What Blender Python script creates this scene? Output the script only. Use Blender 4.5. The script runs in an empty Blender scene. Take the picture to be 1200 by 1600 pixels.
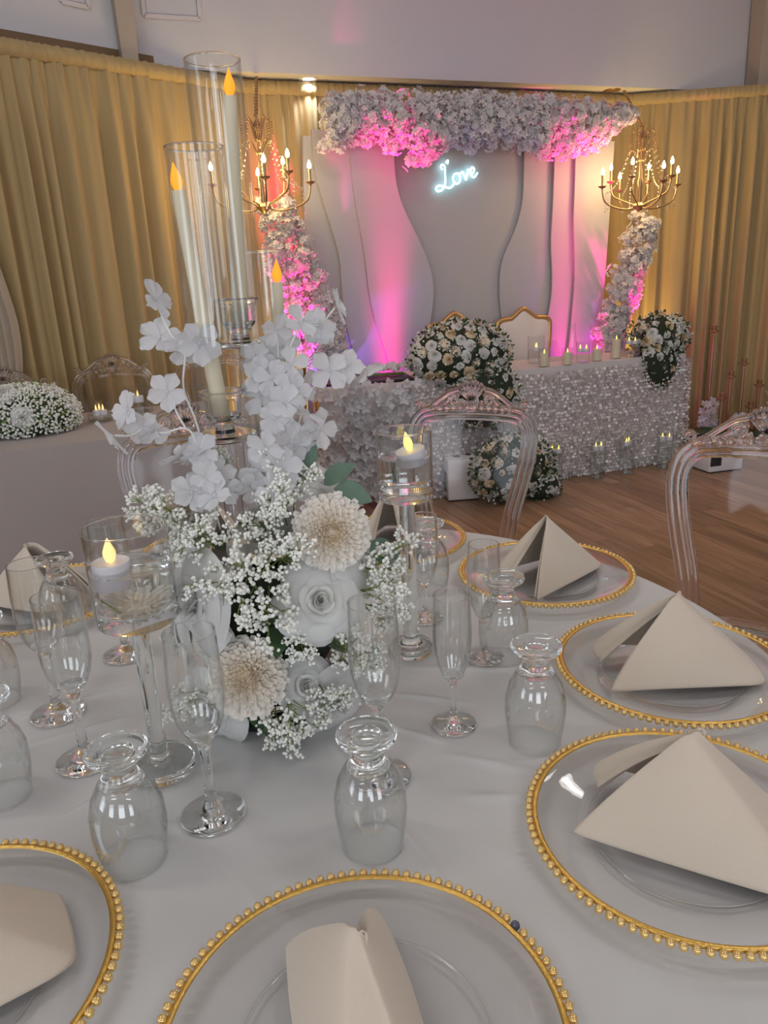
import bpy, bmesh, math, random
import numpy as np
from mathutils import Vector, Matrix, Quaternion, Euler
R = math.radians
PI = math.pi
rnd = random.Random(7)
scene = bpy.context.scene
col = scene.collection

# ------------------------------------------------------------------ camera
cam_d = bpy.data.cameras.new('camera')
cam = bpy.data.objects.new('camera', cam_d)
col.objects.link(cam)
cam_d.sensor_fit = 'VERTICAL'
cam_d.sensor_height = 36.0
cam_d.lens = 36.0 * 1178.0 / 1600.0
cam_d.clip_start = 0.02
_th, _ro = 0.3083, -0.0481
_c, _s = math.cos(_th), math.sin(_th)
_up0 = Vector((0, _s, _c)); _r0 = Vector((1, 0, 0)); _fw = Vector((0, _c, -_s))
_r = _r0 * math.cos(_ro) + _up0 * math.sin(_ro)
_u = -_r0 * math.sin(_ro) + _up0 * math.cos(_ro)
m = Matrix((_r, _u, -_fw)).transposed().to_4x4()
m.translation = Vector((0, 0, 1.335))
cam.matrix_world = m
scene.camera = cam

# ------------------------------------------------------------------ world, exposure
world = bpy.data.worlds.new('world'); scene.world = world
world.use_nodes = True
world.node_tree.nodes['Background'].inputs[0].default_value = (0.75, 0.85, 1.0, 1)
world.node_tree.nodes['Background'].inputs[1].default_value = 1.0
vs = scene.view_settings
vs.view_transform = 'Standard'; vs.look = 'None'; vs.gamma = 1.0; vs.use_curve_mapping = False
vs.exposure = 0.0
scene.cycles.max_bounces = 20
scene.cycles.transmission_bounces = 18
scene.cycles.transparent_max_bounces = 32
scene.cycles.glossy_bounces = 8
scene.cycles.diffuse_bounces = 3
scene.cycles.sample_clamp_indirect = 4.0
scene.cycles.blur_glossy = 0.6

def area(name, loc, target, sx, sy, power, color):
    l = bpy.data.lights.new(name, 'AREA'); l.shape = 'RECTANGLE'; l.size = sx; l.size_y = sy
    l.energy = power; l.color = color
    o = bpy.data.objects.new(name, l); col.objects.link(o)
    o.location = loc
    o.rotation_euler = (Vector(target) - Vector(loc)).to_track_quat('-Z', 'Y').to_euler()
    return o
def spot(name, loc, target, power, color, angle, blend=0.6, size=0.04):
    l = bpy.data.lights.new(name, 'SPOT'); l.energy = power; l.color = color
    l.spot_size = R(angle); l.spot_blend = blend; l.shadow_soft_size = size
    o = bpy.data.objects.new(name, l); col.objects.link(o)
    o.location = loc
    o.rotation_euler = (Vector(target) - Vector(loc)).to_track_quat('-Z', 'Y').to_euler()
    return o
CEIL = 3.6
CEIL_LAMPS = [(-1.6, -1.6), (1.6, -1.6), (-1.6, 0.9), (1.6, 0.9), (0.1, 2.9), (2.6, 3.1)]
for (x, y) in CEIL_LAMPS:
    area('ceiling_lamp_light', (x, y, CEIL - 0.07), (x, y, 0), 1.15, 0.28, 10.0, (1.0, 0.965, 0.93))
for x in (-2.4, 0.2, 2.8):
    area('window_daylight', (x, -3.4, 1.75), (x, 0, 1.5), 1.3, 1.7, 27, (0.87, 0.93, 1.0))
area('window_daylight', (-3.95, -1.2, 1.75), (0, -1.0, 1.5), 1.3, 1.7, 20, (0.87, 0.93, 1.0))

# ------------------------------------------------------------------ room frame (back wall direction)
A0 = R(19.7)
U = Vector((math.cos(A0), math.sin(A0), 0)); V = Vector((-math.sin(A0), math.cos(A0), 0))
O0 = Vector((-0.963, 4.83, 0))
def W(u, v, z=0.0):
    return O0 + U * u + V * v + Vector((0, 0, z))

# ------------------------------------------------------------------ mesh builder
SOLIDS = {'clear_glass', 'heavy_clear_glass', 'clear_polycarbonate', 'water'}
class MB:
    def __init__(s): s.v = []; s.f = []; s.c = None
    def add(s, vs, fs):
        n = len(s.v); s.v.extend([tuple(p) for p in vs]); s.f.extend([tuple(i + n for i in f) for f in fs]); return s
    def merge(s, o, M=None):
        s.add([M @ Vector(p) for p in o.v] if M is not None else o.v, o.f); return s
    def box(s, c, d, M=None):
        x, y, z = d[0] / 2, d[1] / 2, d[2] / 2
        vs = [Vector((sx * x, sy * y, sz * z)) + Vector(c) for sz in (-1, 1) for sy in (-1, 1) for sx in (-1, 1)]
        if M is not None: vs = [M @ p for p in vs]
        return s.add(vs, [(0, 2, 3, 1), (4, 5, 7, 6), (0, 1, 5, 4), (2, 6, 7, 3), (0, 4, 6, 2), (1, 3, 7, 5)])
    def bevbox(s, c, d, b):
        x, y, z = d[0] / 2, d[1] / 2, d[2] / 2
        bm = bmesh.new(); bmesh.ops.create_cube(bm, size=1.0, matrix=Matrix.Translation(c) @ Matrix.Diagonal((d[0], d[1], d[2], 1)))
        bmesh.ops.bevel(bm, geom=bm.edges[:], offset=b, segments=2, profile=0.5, affect='EDGES')
        bm.verts.index_update()
        s.add([v.co[:] for v in bm.verts], [[v.index for v in f.verts] for f in bm.faces]); bm.free(); return s
    def lathe(s, prof, n=32, c=(0, 0, 0), d=0.0009):
        pf = []                                            # holding loops beside sharp corners keep the walls' shading true
        for k, (r, z) in enumerate(prof):
            if 0 < k < len(prof) - 1:
                a = Vector((prof[k - 1][0] - r, prof[k - 1][1] - z)); b = Vector((prof[k + 1][0] - r, prof[k + 1][1] - z))
                if a.length > 1e-7 and b.length > 1e-7 and abs(a.angle(b)) < R(150):
                    if a.length > 3 * d: q = a.normalized() * d; pf.append((r + q.x, z + q.y))
                    pf.append((r, z))
                    if b.length > 3 * d: q = b.normalized() * d; pf.append((r + q.x, z + q.y))
                    continue
            pf.append((r, z))
        prof = pf
        vs = []; rows = []
        for r, z in prof:
            if r < 1e-6:
                rows.append([len(vs)]); vs.append((c[0], c[1], c[2] + z))
            else:
                b = len(vs); rows.append(list(range(b, b + n)))
                vs += [(c[0] + r * math.cos(2 * PI * i / n), c[1] + r * math.sin(2 * PI * i / n), c[2] + z) for i in range(n)]
        fs = []
        for a, b in zip(rows, rows[1:]):
            if len(a) == 1 and len(b) == 1: continue
            for i in range(n):
                j = (i + 1) % n
                if len(a) == 1: fs.append((a[0], b[j], b[i]))
                elif len(b) == 1: fs.append((a[i], a[j], b[0]))
                else: fs.append((a[i], a[j], b[j], b[i]))
        return s.add(vs, fs)
    def tube(s, pts, r, n=8, closed=False, caps=True, prof=None, upv=None):
        pts = [Vector(p) for p in pts]; k = len(pts)
        rs = r if isinstance(r, (list, tuple)) else [r] * k
        vs = []; nrm = None
        for i, p in enumerate(pts):
            if closed: t = pts[(i + 1) % k] - pts[i - 1]
            else: t = pts[min(i + 1, k - 1)] - pts[max(i - 1, 0)]
            if t.length < 1e-9: t = Vector((0, 0, 1))
            t.normalize()
            if upv is not None:
                nrm = Vector(upv) - t * t.dot(Vector(upv))
            elif nrm is None:
                a = Vector((0, 0, 1)) if abs(t.z) < 0.9 else Vector((1, 0, 0))
                nrm = a - t * t.dot(a)
            else: nrm = nrm - t * t.dot(nrm)
            nrm.normalize(); bn = t.cross(nrm)
            for j in range(n):
                if prof: a, b = prof[j]
                else: a, b = math.cos(2 * PI * j / n), math.sin(2 * PI * j / n)
                vs.append(p + (nrm * a + bn * b) * rs[i])
        fs = []
        for i in range(k if closed else k - 1):
            q = (i + 1) % k
            for j in range(n):
                l = (j + 1) % n
                fs.append((i * n + j, i * n + l, q * n + l, q * n + j))
        if caps and not closed:
            fs.append(tuple(range(n - 1, -1, -1))); fs.append(tuple((k - 1) * n + j for j in range(n)))
        return s.add(vs, fs)
    def grid(s, fn, nu, nv, wu=False):
        vs = [fn(i / (nu if wu else nu - 1), j / (nv - 1)) for j in range(nv) for i in range(nu)]
        fs = []
        for j in range(nv - 1):
            for i in range(nu if wu else nu - 1):
                q = (i + 1) % nu
                fs.append((j * nu + i, j * nu + q, (j + 1) * nu + q, (j + 1) * nu + i))
        return s.add(vs, fs)
    def ball(s, c, r, nu=10, nv=7):
        sx, sy, sz = r if isinstance(r, (list, tuple)) else (r, r, r)
        pr = [(math.sin(PI * j / nv), -math.cos(PI * j / nv)) for j in range(nv + 1)]
        pr[0] = (0, -1); pr[-1] = (0, 1)
        t = MB().lathe(pr, nu)
        return s.add([(c[0] + p[0] * sx, c[1] + p[1] * sy, c[2] + p[2] * sz) for p in t.v], t.f)
    def mesh(s, name, mat, smooth=True):
        me = bpy.data.meshes.new(name)
        me.from_pydata([tuple(p) for p in s.v], [], s.f)
        if s.c is not None:
            at = me.attributes.new('tone', 'FLOAT', 'POINT')
            at.data.foreach_set('value', s.c)
        if smooth:
            me.polygons.foreach_set('use_smooth', [True] * len(me.polygons))
        me.materials.append(mat)
        if mat.name in SOLIDS:                             # closed glass bodies: outward normals
            bm = bmesh.new(); bm.from_mesh(me); bmesh.ops.recalc_face_normals(bm, faces=bm.faces[:])
            if bm.calc_volume(signed=True) < 0: bmesh.ops.reverse_faces(bm, faces=bm.faces[:])
            bm.to_mesh(me); bm.free()
        me.update()
        return me
    def build(s, name, mat, parent=None, smooth=True, angle=None):
        me = s.mesh(name, mat, smooth)
        if angle: me.set_sharp_from_angle(angle=R(angle))
        return put(name, me, parent)
def put(name, me, parent=None, M=None):
    o = bpy.data.objects.new(name, me); col.objects.link(o)
    if parent is not None: o.parent = parent
    if M is not None: o.matrix_basis = M
    return o
def tag(o, label=None, cat=None, group=None, kind=None):
    if label: o['label'] = label
    if cat: o['category'] = cat
    if group: o['group'] = group
    if kind: o['kind'] = kind
    return o
def thing(name, label, cat, loc=(0, 0, 0), rz=0, group=None):
    o = bpy.data.objects.new(name, None); col.objects.link(o)
    o.empty_display_size = 0.05
    o.location = loc; o.rotation_euler = (0, 0, rz)
    return tag(o, label, cat, group)
KIDS = {}
def copy_tree(o, parent=None):
    c = o.copy(); col.objects.link(c); c.parent = parent
    for ch in [x for x in list(bpy.data.objects) if x.parent is o] if o not in KIDS else KIDS[o]: copy_tree(ch, c)
    return c
def kids(o):
    def rec(q):
        KIDS[q] = [x for x in ALL if x.parent is q]
        for x in KIDS[q]: rec(x)
    ALL = list(bpy.data.objects); rec(o)
def aim(loc, n, roll=0.0, sc=1.0):
    q = Vector(n).normalized().to_track_quat('Z', 'Y')
    return Matrix.Translation(Vector(loc)) @ q.to_matrix().to_4x4() @ Matrix.Rotation(roll, 4, 'Z') @ Matrix.Scale(sc, 4)

# ------------------------------------------------------------------ materials
def newmat(name):
    mt = bpy.data.materials.new(name); mt.use_nodes = True
    return mt, mt.node_tree.nodes, mt.node_tree.links
def pbr(name, colr, rough=0.6, metal=0.0, noise=0.06, scale=30.0, bump=0.0, bscale=None, spec=0.5, sheen=0.0, trans=0.0, ior=1.45, emit=None, es=0.0, coat=0.0, sss=0.0, coord='Object'):
    mt, N, L = newmat(name); b = N['Principled BSDF']
    tc = N.new('ShaderNodeTexCoord'); nz = N.new('ShaderNodeTexNoise')
    nz.inputs['Scale'].default_value = scale; nz.inputs['Detail'].default_value = 4
    L.new(tc.outputs[coord], nz.inputs['Vector'])
    mx = N.new('ShaderNodeMix'); mx.data_type = 'RGBA'
    mx.inputs[6].default_value = (*[max(0, x * (1 - noise)) for x in colr], 1)
    mx.inputs[7].default_value = (*[min(1, x * (1 + noise)) for x in colr], 1)
    L.new(nz.outputs['Fac'], mx.inputs[0]); L.new(mx.outputs[2], b.inputs['Base Color'])
    b.inputs['Roughness'].default_value = rough; b.inputs['Metallic'].default_value = metal
    b.inputs['Specular IOR Level'].default_value = spec; b.inputs['IOR'].default_value = ior
    b.inputs['Transmission Weight'].default_value = trans; b.inputs['Sheen Weight'].default_value = sheen
    b.inputs['Coat Weight'].default_value = coat
    if sss: b.inputs['Subsurface Weight'].default_value = sss; b.inputs['Subsurface Radius'].default_value = (0.01, 0.008, 0.006); b.inputs['Subsurface Scale'].default_value = 0.5
    if emit: b.inputs['Emission Color'].default_value = (*emit, 1); b.inputs['Emission Strength'].default_value = es
    if bump:
        n2 = N.new('ShaderNodeTexNoise'); n2.inputs['Scale'].default_value = bscale or scale; n2.inputs['Detail'].default_value = 5
        L.new(tc.outputs[coord], n2.inputs['Vector'])
        bp = N.new('ShaderNodeBump'); bp.inputs['Strength'].default_value = bump; bp.inputs['Distance'].default_value = 0.01
        L.new(n2.outputs['Fac'], bp.inputs['Height']); L.new(bp.outputs[0], b.inputs['Normal'])
    return mt
def thin_glass(name, tint=(0.97, 0.98, 0.98), boost=1.0, rough=0.02, edge=0.8):
    mt, N, L = newmat(name); N.remove(N['Principled BSDF']); out = N['Material Output']
    tr = N.new('ShaderNodeBsdfTransparent')
    lw = N.new('ShaderNodeLayerWeight'); lw.inputs[0].default_value = 0.5
    pw = N.new('ShaderNodeMath'); pw.operation = 'POWER'; pw.inputs[1].default_value = 5.0; L.new(lw.outputs['Facing'], pw.inputs[0])
    ab = N.new('ShaderNodeMix'); ab.data_type = 'RGBA'; ab.inputs[6].default_value = (*tint, 1); ab.inputs[7].default_value = (*[x * edge for x in tint], 1)
    L.new(pw.outputs[0], ab.inputs[0]); L.new(ab.outputs[2], tr.inputs[0])      # longer way through the wall at the rims of the bowl
    gl = N.new('ShaderNodeBsdfGlossy'); gl.inputs['Roughness'].default_value = rough; gl.inputs[0].default_value = (1, 1, 1, 1)
    fr = N.new('ShaderNodeFresnel'); ge = N.new('ShaderNodeNewGeometry'); mi = N.new('ShaderNodeMix'); mi.data_type = 'FLOAT'
    mi.inputs[2].default_value = 1.5; mi.inputs[3].default_value = 1 / 1.5       # same reflectance from either side of the sheet
    L.new(ge.outputs['Backfacing'], mi.inputs[0]); L.new(mi.outputs[0], fr.inputs[0])
    ml = N.new('ShaderNodeMath'); ml.operation = 'MULTIPLY'; ml.inputs[1].default_value = boost; ml.use_clamp = True
    nz = N.new('ShaderNodeTexNoise'); nz.inputs['Scale'].default_value = 6; bp = N.new('ShaderNodeBump')
    bp.inputs['Strength'].default_value = 0.03; L.new(nz.outputs['Fac'], bp.inputs['Height']); L.new(bp.outputs[0], gl.inputs['Normal'])
    mx = N.new('ShaderNodeMixShader'); L.new(fr.outputs[0], ml.inputs[0]); L.new(ml.outputs[0], mx.inputs[0])
    L.new(tr.outputs[0], mx.inputs[1]); L.new(gl.outputs[0], mx.inputs[2]); L.new(mx.outputs[0], out.inputs[0])
    return mt
def real_glass(name, colr=(1, 1, 1), ior=1.47, rough=0.0):
    mt = pbr(name, colr, rough, trans=1.0, ior=ior, noise=0.0, spec=0.5)
    return mt
def toned(name, c0, c1, c2=None, rough=0.7, sheen=0.0, transl=0.3):
    """petal colour that runs from the flower's own heart (tone 0) to its tips (tone 1)"""
    mt, N, L = newmat(name); b = N['Principled BSDF']
    at = N.new('ShaderNodeAttribute'); at.attribute_name = 'tone'
    cr = N.new('ShaderNodeValToRGB'); e = cr.color_ramp.elements
    e[0].color = (*c0, 1); e[1].color = (*c1, 1)
    if c2: k = e.new(0.45); k.color = (*c2, 1)
    nz = N.new('ShaderNodeTexNoise'); nz.inputs['Scale'].default_value = 60
    ad = N.new('ShaderNodeMath'); ad.operation = 'MULTIPLY_ADD'; ad.inputs[1].default_value = 0.12
    L.new(nz.outputs['Fac'], ad.inputs[0]); L.new(at.outputs['Fac'], ad.inputs[2])
    L.new(ad.outputs[0], cr.inputs[0]); L.new(cr.outputs[0], b.inputs['Base Color'])
    b.inputs['Roughness'].default_value = rough; b.inputs['Sheen Weight'].default_value = sheen
    b.inputs['Specular IOR Level'].default_value = 0.25
    tl = N.new('ShaderNodeBsdfTranslucent'); L.new(cr.outputs[0], tl.inputs[0]); ms = N.new('ShaderNodeMixShader'); ms.inputs[0].default_value = transl
    L.new(b.outputs[0], ms.inputs[1]); L.new(tl.outputs[0], ms.inputs[2]); L.new(ms.outputs[0], N['Material Output'].inputs[0])
    return mt
def petal_mat(name, colr, transl=0.3, rough=0.75):
    mt, N, L = newmat(name); b = N['Principled BSDF']; out = N['Material Output']
    oi = N.new('ShaderNodeObjectInfo'); nz = N.new('ShaderNodeTexNoise'); nz.inputs['Scale'].default_value = 45
    tc = N.new('ShaderNodeTexCoord'); L.new(tc.outputs['Object'], nz.inputs['Vector'])
    mx = N.new('ShaderNodeMix'); mx.data_type = 'RGBA'
    mx.inputs[6].default_value = (*[x * 0.93 for x in colr], 1); mx.inputs[7].default_value = (*colr, 1)
    L.new(nz.outputs['Fac'], mx.inputs[0]); L.new(mx.outputs[2], b.inputs['Base Color'])
    b.inputs['Roughness'].default_value = rough; b.inputs['Specular IOR Level'].default_value = 0.2
    if transl:
        tl = N.new('ShaderNodeBsdfTranslucent'); L.new(mx.outputs[2], tl.inputs[0])
        ms = N.new('ShaderNodeMixShader'); ms.inputs[0].default_value = transl
        L.new(b.outputs[0], ms.inputs[1]); L.new(tl.outputs[0], ms.inputs[2]); L.new(ms.outputs[0], out.inputs[0])
    return mt
def emis(name, c0, c1, s, z0=0.0, z1=0.02):
    mt, N, L = newmat(name); b = N['Principled BSDF']
    nz = N.new('ShaderNodeTexNoise'); nz.inputs['Scale'].default_value = 40
    cr = N.new('ShaderNodeMix'); cr.data_type = 'RGBA'; cr.inputs[6].default_value = (*c0, 1); cr.inputs[7].default_value = (*c1, 1)
    L.new(nz.outputs['Fac'], cr.inputs[0]); L.new(cr.outputs[2], b.inputs['Emission Color'])
    b.inputs['Base Color'].default_value = (*c1, 1); b.inputs['Emission Strength'].default_value = s; b.inputs['Roughness'].default_value = 0.5
    return mt

M = {}
M['wall'] = pbr('painted_wall', (0.66, 0.66, 0.71), 0.85, noise=0.03, scale=3, bump=0.06, bscale=120)
M['ceiling'] = pbr('painted_ceiling', (0.78, 0.77, 0.76), 0.9, noise=0.02, scale=4)
M['beam'] = pbr('painted_beam', (0.47, 0.40, 0.33), 0.55, noise=0.06, scale=8)
M['brown'] = pbr('brown_trim', (0.20, 0.13, 0.07), 0.6, noise=0.1, scale=10)
M['panel'] = pbr('access_panel', (0.70, 0.67, 0.71), 0.7, noise=0.02, scale=5)
M['glass'] = real_glass('clear_glass', (0.985, 0.995, 0.99))
M['greenglass'] = real_glass('heavy_clear_glass', (0.95, 0.985, 0.975), 1.5)
M['poly'] = real_glass('clear_polycarbonate', (0.97, 0.955, 0.975), 1.46, 0.02)
M['thin'] = thin_glass('thin_clear_glass', boost=0.75, edge=0.7)
M['bowl'] = thin_glass('blown_glass', (0.975, 0.982, 0.98), 1.6, 0.01, 0.35)
M['thinpoly'] = thin_glass('thin_polycarbonate', (0.94, 0.925, 0.94), 0.5, 0.05)
M['plate'] = thin_glass('plate_glass', (0.985, 0.985, 0.988), 0.9, 0.03)
M['water'] = real_glass('water', (0.97, 0.985, 0.99), 1.33)
M['gold'] = pbr('gold_leaf', (0.80, 0.52, 0.14), 0.28, metal=1.0, noise=0.12, scale=90, bump=0.15, bscale=300)
M['goldpaint'] = pbr('gold_paint', (0.62, 0.40, 0.16), 0.38, metal=0.9, noise=0.15, scale=40)
M['rosegold'] = pbr('copper_gold', (0.50, 0.32, 0.19), 0.4, metal=0.9, noise=0.1, scale=40)
M['brass'] = pbr('antique_brass', (0.50, 0.33, 0.17), 0.35, metal=0.9, noise=0.2, scale=60)
M['bead'] = pbr('gilded_glass_bead', (0.80, 0.55, 0.20), 0.10, metal=0.55, noise=0.10, scale=200, coat=1.0)
M['darkbead'] = pbr('tarnished_bead', (0.10, 0.10, 0.16), 0.1, noise=0.1, scale=200)
M['napkin'] = pbr('cream_cotton', (0.64, 0.545, 0.445), 0.9, noise=0.025, scale=500, sheen=0.25, bump=0.12, bscale=900)
M['wax'] = pbr('ivory_wax', (0.84, 0.74, 0.55), 0.45, noise=0.03, scale=20, sss=0.2)
M['whitewax'] = pbr('white_wax', (0.80, 0.79, 0.86), 0.4, noise=0.03, scale=20, sss=0.15)
M['flame'] = emis('led_flame', (1.0, 0.25, 0.005), (1.0, 0.34, 0.01), 1.15)
M['paleflame'] = emis('pale_led_flame', (1.0, 0.62, 0.18), (1.0, 0.72, 0.32), 1.1)
M['yellowflame'] = emis('yellow_led_flame', (1.0, 0.70, 0.10), (1.0, 0.80, 0.25), 1.6)
M['bulb'] = emis('chandelier_bulb', (1.0, 0.72, 0.30), (1.0, 0.80, 0.45), 26.0)
M['neon'] = emis('neon_tube', (0.35, 0.85, 1.0), (0.55, 0.95, 1.0), 3.2)
M['lampdisc'] = emis('downlight_lens', (0.8, 0.9, 1.0), (0.9, 0.95, 1.0), 1.4)
M['lampoff'] = pbr('unlit_downlight', (0.25, 0.16, 0.12), 0.4, noise=0.1)
M['ceilpanel'] = emis('ceiling_diffuser', (1, 0.95, 0.9), (1, 0.97, 0.93), 3.0)
M['metal'] = pbr('grey_metal', (0.5, 0.5, 0.5), 0.4, metal=0.8, noise=0.05)
M['white'] = pbr('white_enamel', (0.80, 0.78, 0.80), 0.45, noise=0.03, scale=12)
M['black'] = pbr('black_plastic', (0.015, 0.015, 0.02), 0.35, noise=0.1)
M['dark'] = pbr('dark_foam', (0.025, 0.035, 0.02), 0.9, noise=0.3, scale=60)
M['stem'] = pbr('green_stem', (0.22, 0.30, 0.07), 0.6, noise=0.25, scale=30)
M['darkgreen'] = pbr('dark_green_leaf', (0.045, 0.09, 0.035), 0.55, noise=0.3, scale=40)
M['leaf'] = pbr('grey_green_leaf', (0.14, 0.22, 0.16), 0.65, noise=0.25, scale=50, bump=0.2, bscale=70)
M['bloom'] = pbr('tiny_white_bloom', (0.90, 0.90, 0.84), 0.85, noise=0.08, scale=200)
M['petal'] = petal_mat('white_silk_petal', (0.83, 0.835, 0.86), 0.35)
M['rose'] = toned('white_rose_petal', (0.84, 0.84, 0.78), (0.88, 0.88, 0.87))
M['dahlia'] = toned('cream_dahlia_petal', (0.98, 0.78, 0.50), (1.0, 0.95, 0.87), (0.99, 0.90, 0.78), transl=0.1)
M['blossom'] = petal_mat('white_blossom', (0.90, 0.86, 0.86), 0.3)
M['creamrose'] = toned('cream_rose', (0.80, 0.60, 0.36), (0.88, 0.74, 0.52))
M['whitetaper'] = pbr('white_stem', (0.85, 0.85, 0.82), 0.6, noise=0.04)
M['ribbon'] = pbr('clear_tape', (0.60, 0.60, 0.52), 0.3, noise=0.1, scale=80)
M['upholstery'] = pbr('cream_upholstery', (0.72, 0.68, 0.66), 0.8, noise=0.04, sheen=0.3, bump=0.1, bscale=400)
M['backdrop'] = pbr('satin_board', (0.50, 0.49, 0.50), 0.55, noise=0.025, scale=4)
M['boardedge'] = pbr('board_edge', (0.36, 0.33, 0.35), 0.6, noise=0.05)
M['sequincloth'] = pbr('sequin_backing', (0.66, 0.62, 0.61), 0.7, noise=0.08, scale=60)

def sequin_mat():
    mt, N, L = newmat('sequin'); b = N['Principled BSDF']
    tc = N.new('ShaderNodeTexCoord'); vo = N.new('ShaderNodeTexVoronoi'); vo.inputs['Scale'].default_value = 55
    L.new(tc.outputs['Object'], vo.inputs['Vector'])
    cr = N.new('ShaderNodeValToRGB'); e = cr.color_ramp.elements
    e[0].color = (0.56, 0.52, 0.52, 1); e[1].color = (0.80, 0.74, 0.73, 1)
    L.new(vo.outputs['Color'], cr.inputs[0]); L.new(cr.outputs[0], b.inputs['Base Color'])
    b.inputs['Metallic'].default_value = 0.3; b.inputs['Roughness'].default_value = 0.42
    return mt
M['sequin'] = sequin_mat()

def drape_mat(name, c0, c1):
    mt, N, L = newmat(name); b = N['Principled BSDF']; out = N['Material Output']
    tc = N.new('ShaderNodeTexCoord'); mp = N.new('ShaderNodeMapping'); mp.inputs['Scale'].default_value = (14, 14, 0.6)
    nz = N.new('ShaderNodeTexNoise'); nz.inputs['Scale'].default_value = 2.0; nz.inputs['Detail'].default_value = 6
    L.new(tc.outputs['Object'], mp.inputs['Vector']); L.new(mp.outputs[0], nz.inputs['Vector'])
    mx = N.new('ShaderNodeMix'); mx.data_type = 'RGBA'; mx.inputs[6].default_value = (*c0, 1); mx.inputs[7].default_value = (*c1, 1)
    L.new(nz.outputs['Fac'], mx.inputs[0]); L.new(mx.outputs[2], b.inputs['Base Color'])
    b.inputs['Roughness'].default_value = 0.75; b.inputs['Sheen Weight'].default_value = 0.2; b.inputs['Specular IOR Level'].default_value = 0.25
    tl = N.new('ShaderNodeBsdfTranslucent'); L.new(mx.outputs[2], tl.inputs[0])
    ms = N.new('ShaderNodeMixShader'); ms.inputs[0].default_value = 0.18
    L.new(b.outputs[0], ms.inputs[1]); L.new(tl.outputs[0], ms.inputs[2]); L.new(ms.outputs[0], out.inputs[0])
    return mt
M['drape'] = drape_mat('champagne_voile', (0.52, 0.38, 0.175), (0.62, 0.47, 0.25))
M['greydrape'] = drape_mat('beige_voile', (0.52, 0.44, 0.34), (0.60, 0.52, 0.42))

def cloth_mat(name, colr, bumpd=0.35):
    mt, N, L = newmat(name); b = N['Principled BSDF']
    tc = N.new('ShaderNodeTexCoord')
    n1 = N.new('ShaderNodeTexNoise'); n1.inputs['Scale'].default_value = 4.0; n1.inputs['Detail'].default_value = 3; n1.inputs['Distortion'].default_value = 1.2
    L.new(tc.outputs['Object'], n1.inputs['Vector'])
    n2 = N.new('ShaderNodeTexNoise'); n2.inputs['Scale'].default_value = 700; n2.inputs['Detail'].default_value = 1
    L.new(tc.outputs['Object'], n2.inputs['Vector'])
    b1 = N.new('ShaderNodeBump'); b1.inputs['Strength'].default_value = bumpd; b1.inputs['Distance'].default_value = 0.02
    L.new(n1.outputs['Fac'], b1.inputs['Height'])
    b2 = N.new('ShaderNodeBump'); b2.inputs['Strength'].default_value = 0.08; b2.inputs['Distance'].default_value = 0.001
    L.new(n2.outputs['Fac'], b2.inputs['Height']); L.new(b1.outputs[0], b2.inputs['Normal']); L.new(b2.outputs[0], b.inputs['Normal'])
    mx = N.new('ShaderNodeMix'); mx.data_type = 'RGBA'; mx.inputs[6].default_value = (*[x * .97 for x in colr], 1); mx.inputs[7].default_value = (*colr, 1)
    L.new(n2.outputs['Fac'], mx.inputs[0]); L.new(mx.outputs[2], b.inputs['Base Color'])
    b.inputs['Roughness'].default_value = 0.62; b.inputs['Sheen Weight'].default_value = 0.15; b.inputs['Specular IOR Level'].default_value = 0.35
    return mt
M['cloth'] = cloth_mat('white_polyester_cloth', (0.60, 0.597, 0.595), 0.22)
M['cloth2'] = cloth_mat('shade_toned_cloth', (0.40, 0.355, 0.34), 0.1)  # shade on the left table's front is put into this cloth's colour

def wood_mat():
    mt, N, L = newmat('oak_plank'); b = N['Principled BSDF']
    tc = N.new('ShaderNodeTexCoord'); oi = N.new('ShaderNodeObjectInfo')
    mp = N.new('ShaderNodeMapping'); mp.inputs['Scale'].default_value = (22, 1.6, 22)
    ad = N.new('ShaderNodeVectorMath'); ad.operation = 'ADD'
    L.new(tc.outputs['Object'], ad.inputs[0]); L.new(oi.outputs['Location'], ad.inputs[1])
    L.new(ad.outputs[0], mp.inputs['Vector'])
    nz = N.new('ShaderNodeTexNoise'); nz.inputs['Scale'].default_value = 1.6; nz.inputs['Detail'].default_value = 8; nz.inputs['Distortion'].default_value = 0.8
    L.new(mp.outputs[0], nz.inputs['Vector'])
    cr = N.new('ShaderNodeValToRGB'); e = cr.color_ramp.elements
    e[0].position = 0.3; e[0].color = (0.23, 0.125, 0.07, 1); e[1].position = 0.7; e[1].color = (0.43, 0.26, 0.155, 1)
    L.new(nz.outputs['Fac'], cr.inputs[0])
    hs = N.new('ShaderNodeHueSaturation'); mr = N.new('ShaderNodeMapRange'); mr.inputs[3].default_value = 0.78; mr.inputs[4].default_value = 1.2
    L.new(oi.outputs['Random'], mr.inputs[0]); L.new(mr.outputs[0], hs.inputs['Value']); L.new(cr.outputs[0], hs.inputs['Color'])
    L.new(hs.outputs[0], b.inputs['Base Color'])
    b.inputs['Roughness'].default_value = 0.34; b.inputs['Specular IOR Level'].default_value = 0.4
    bp = N.new('ShaderNodeBump'); bp.inputs['Strength'].default_value = 0.08; bp.inputs['Distance'].default_value = 0.002
    L.new(nz.outputs['Fac'], bp.inputs['Height']); L.new(bp.outputs[0], b.inputs['Normal'])
    return mt
M['wood'] = wood_mat()

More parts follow.
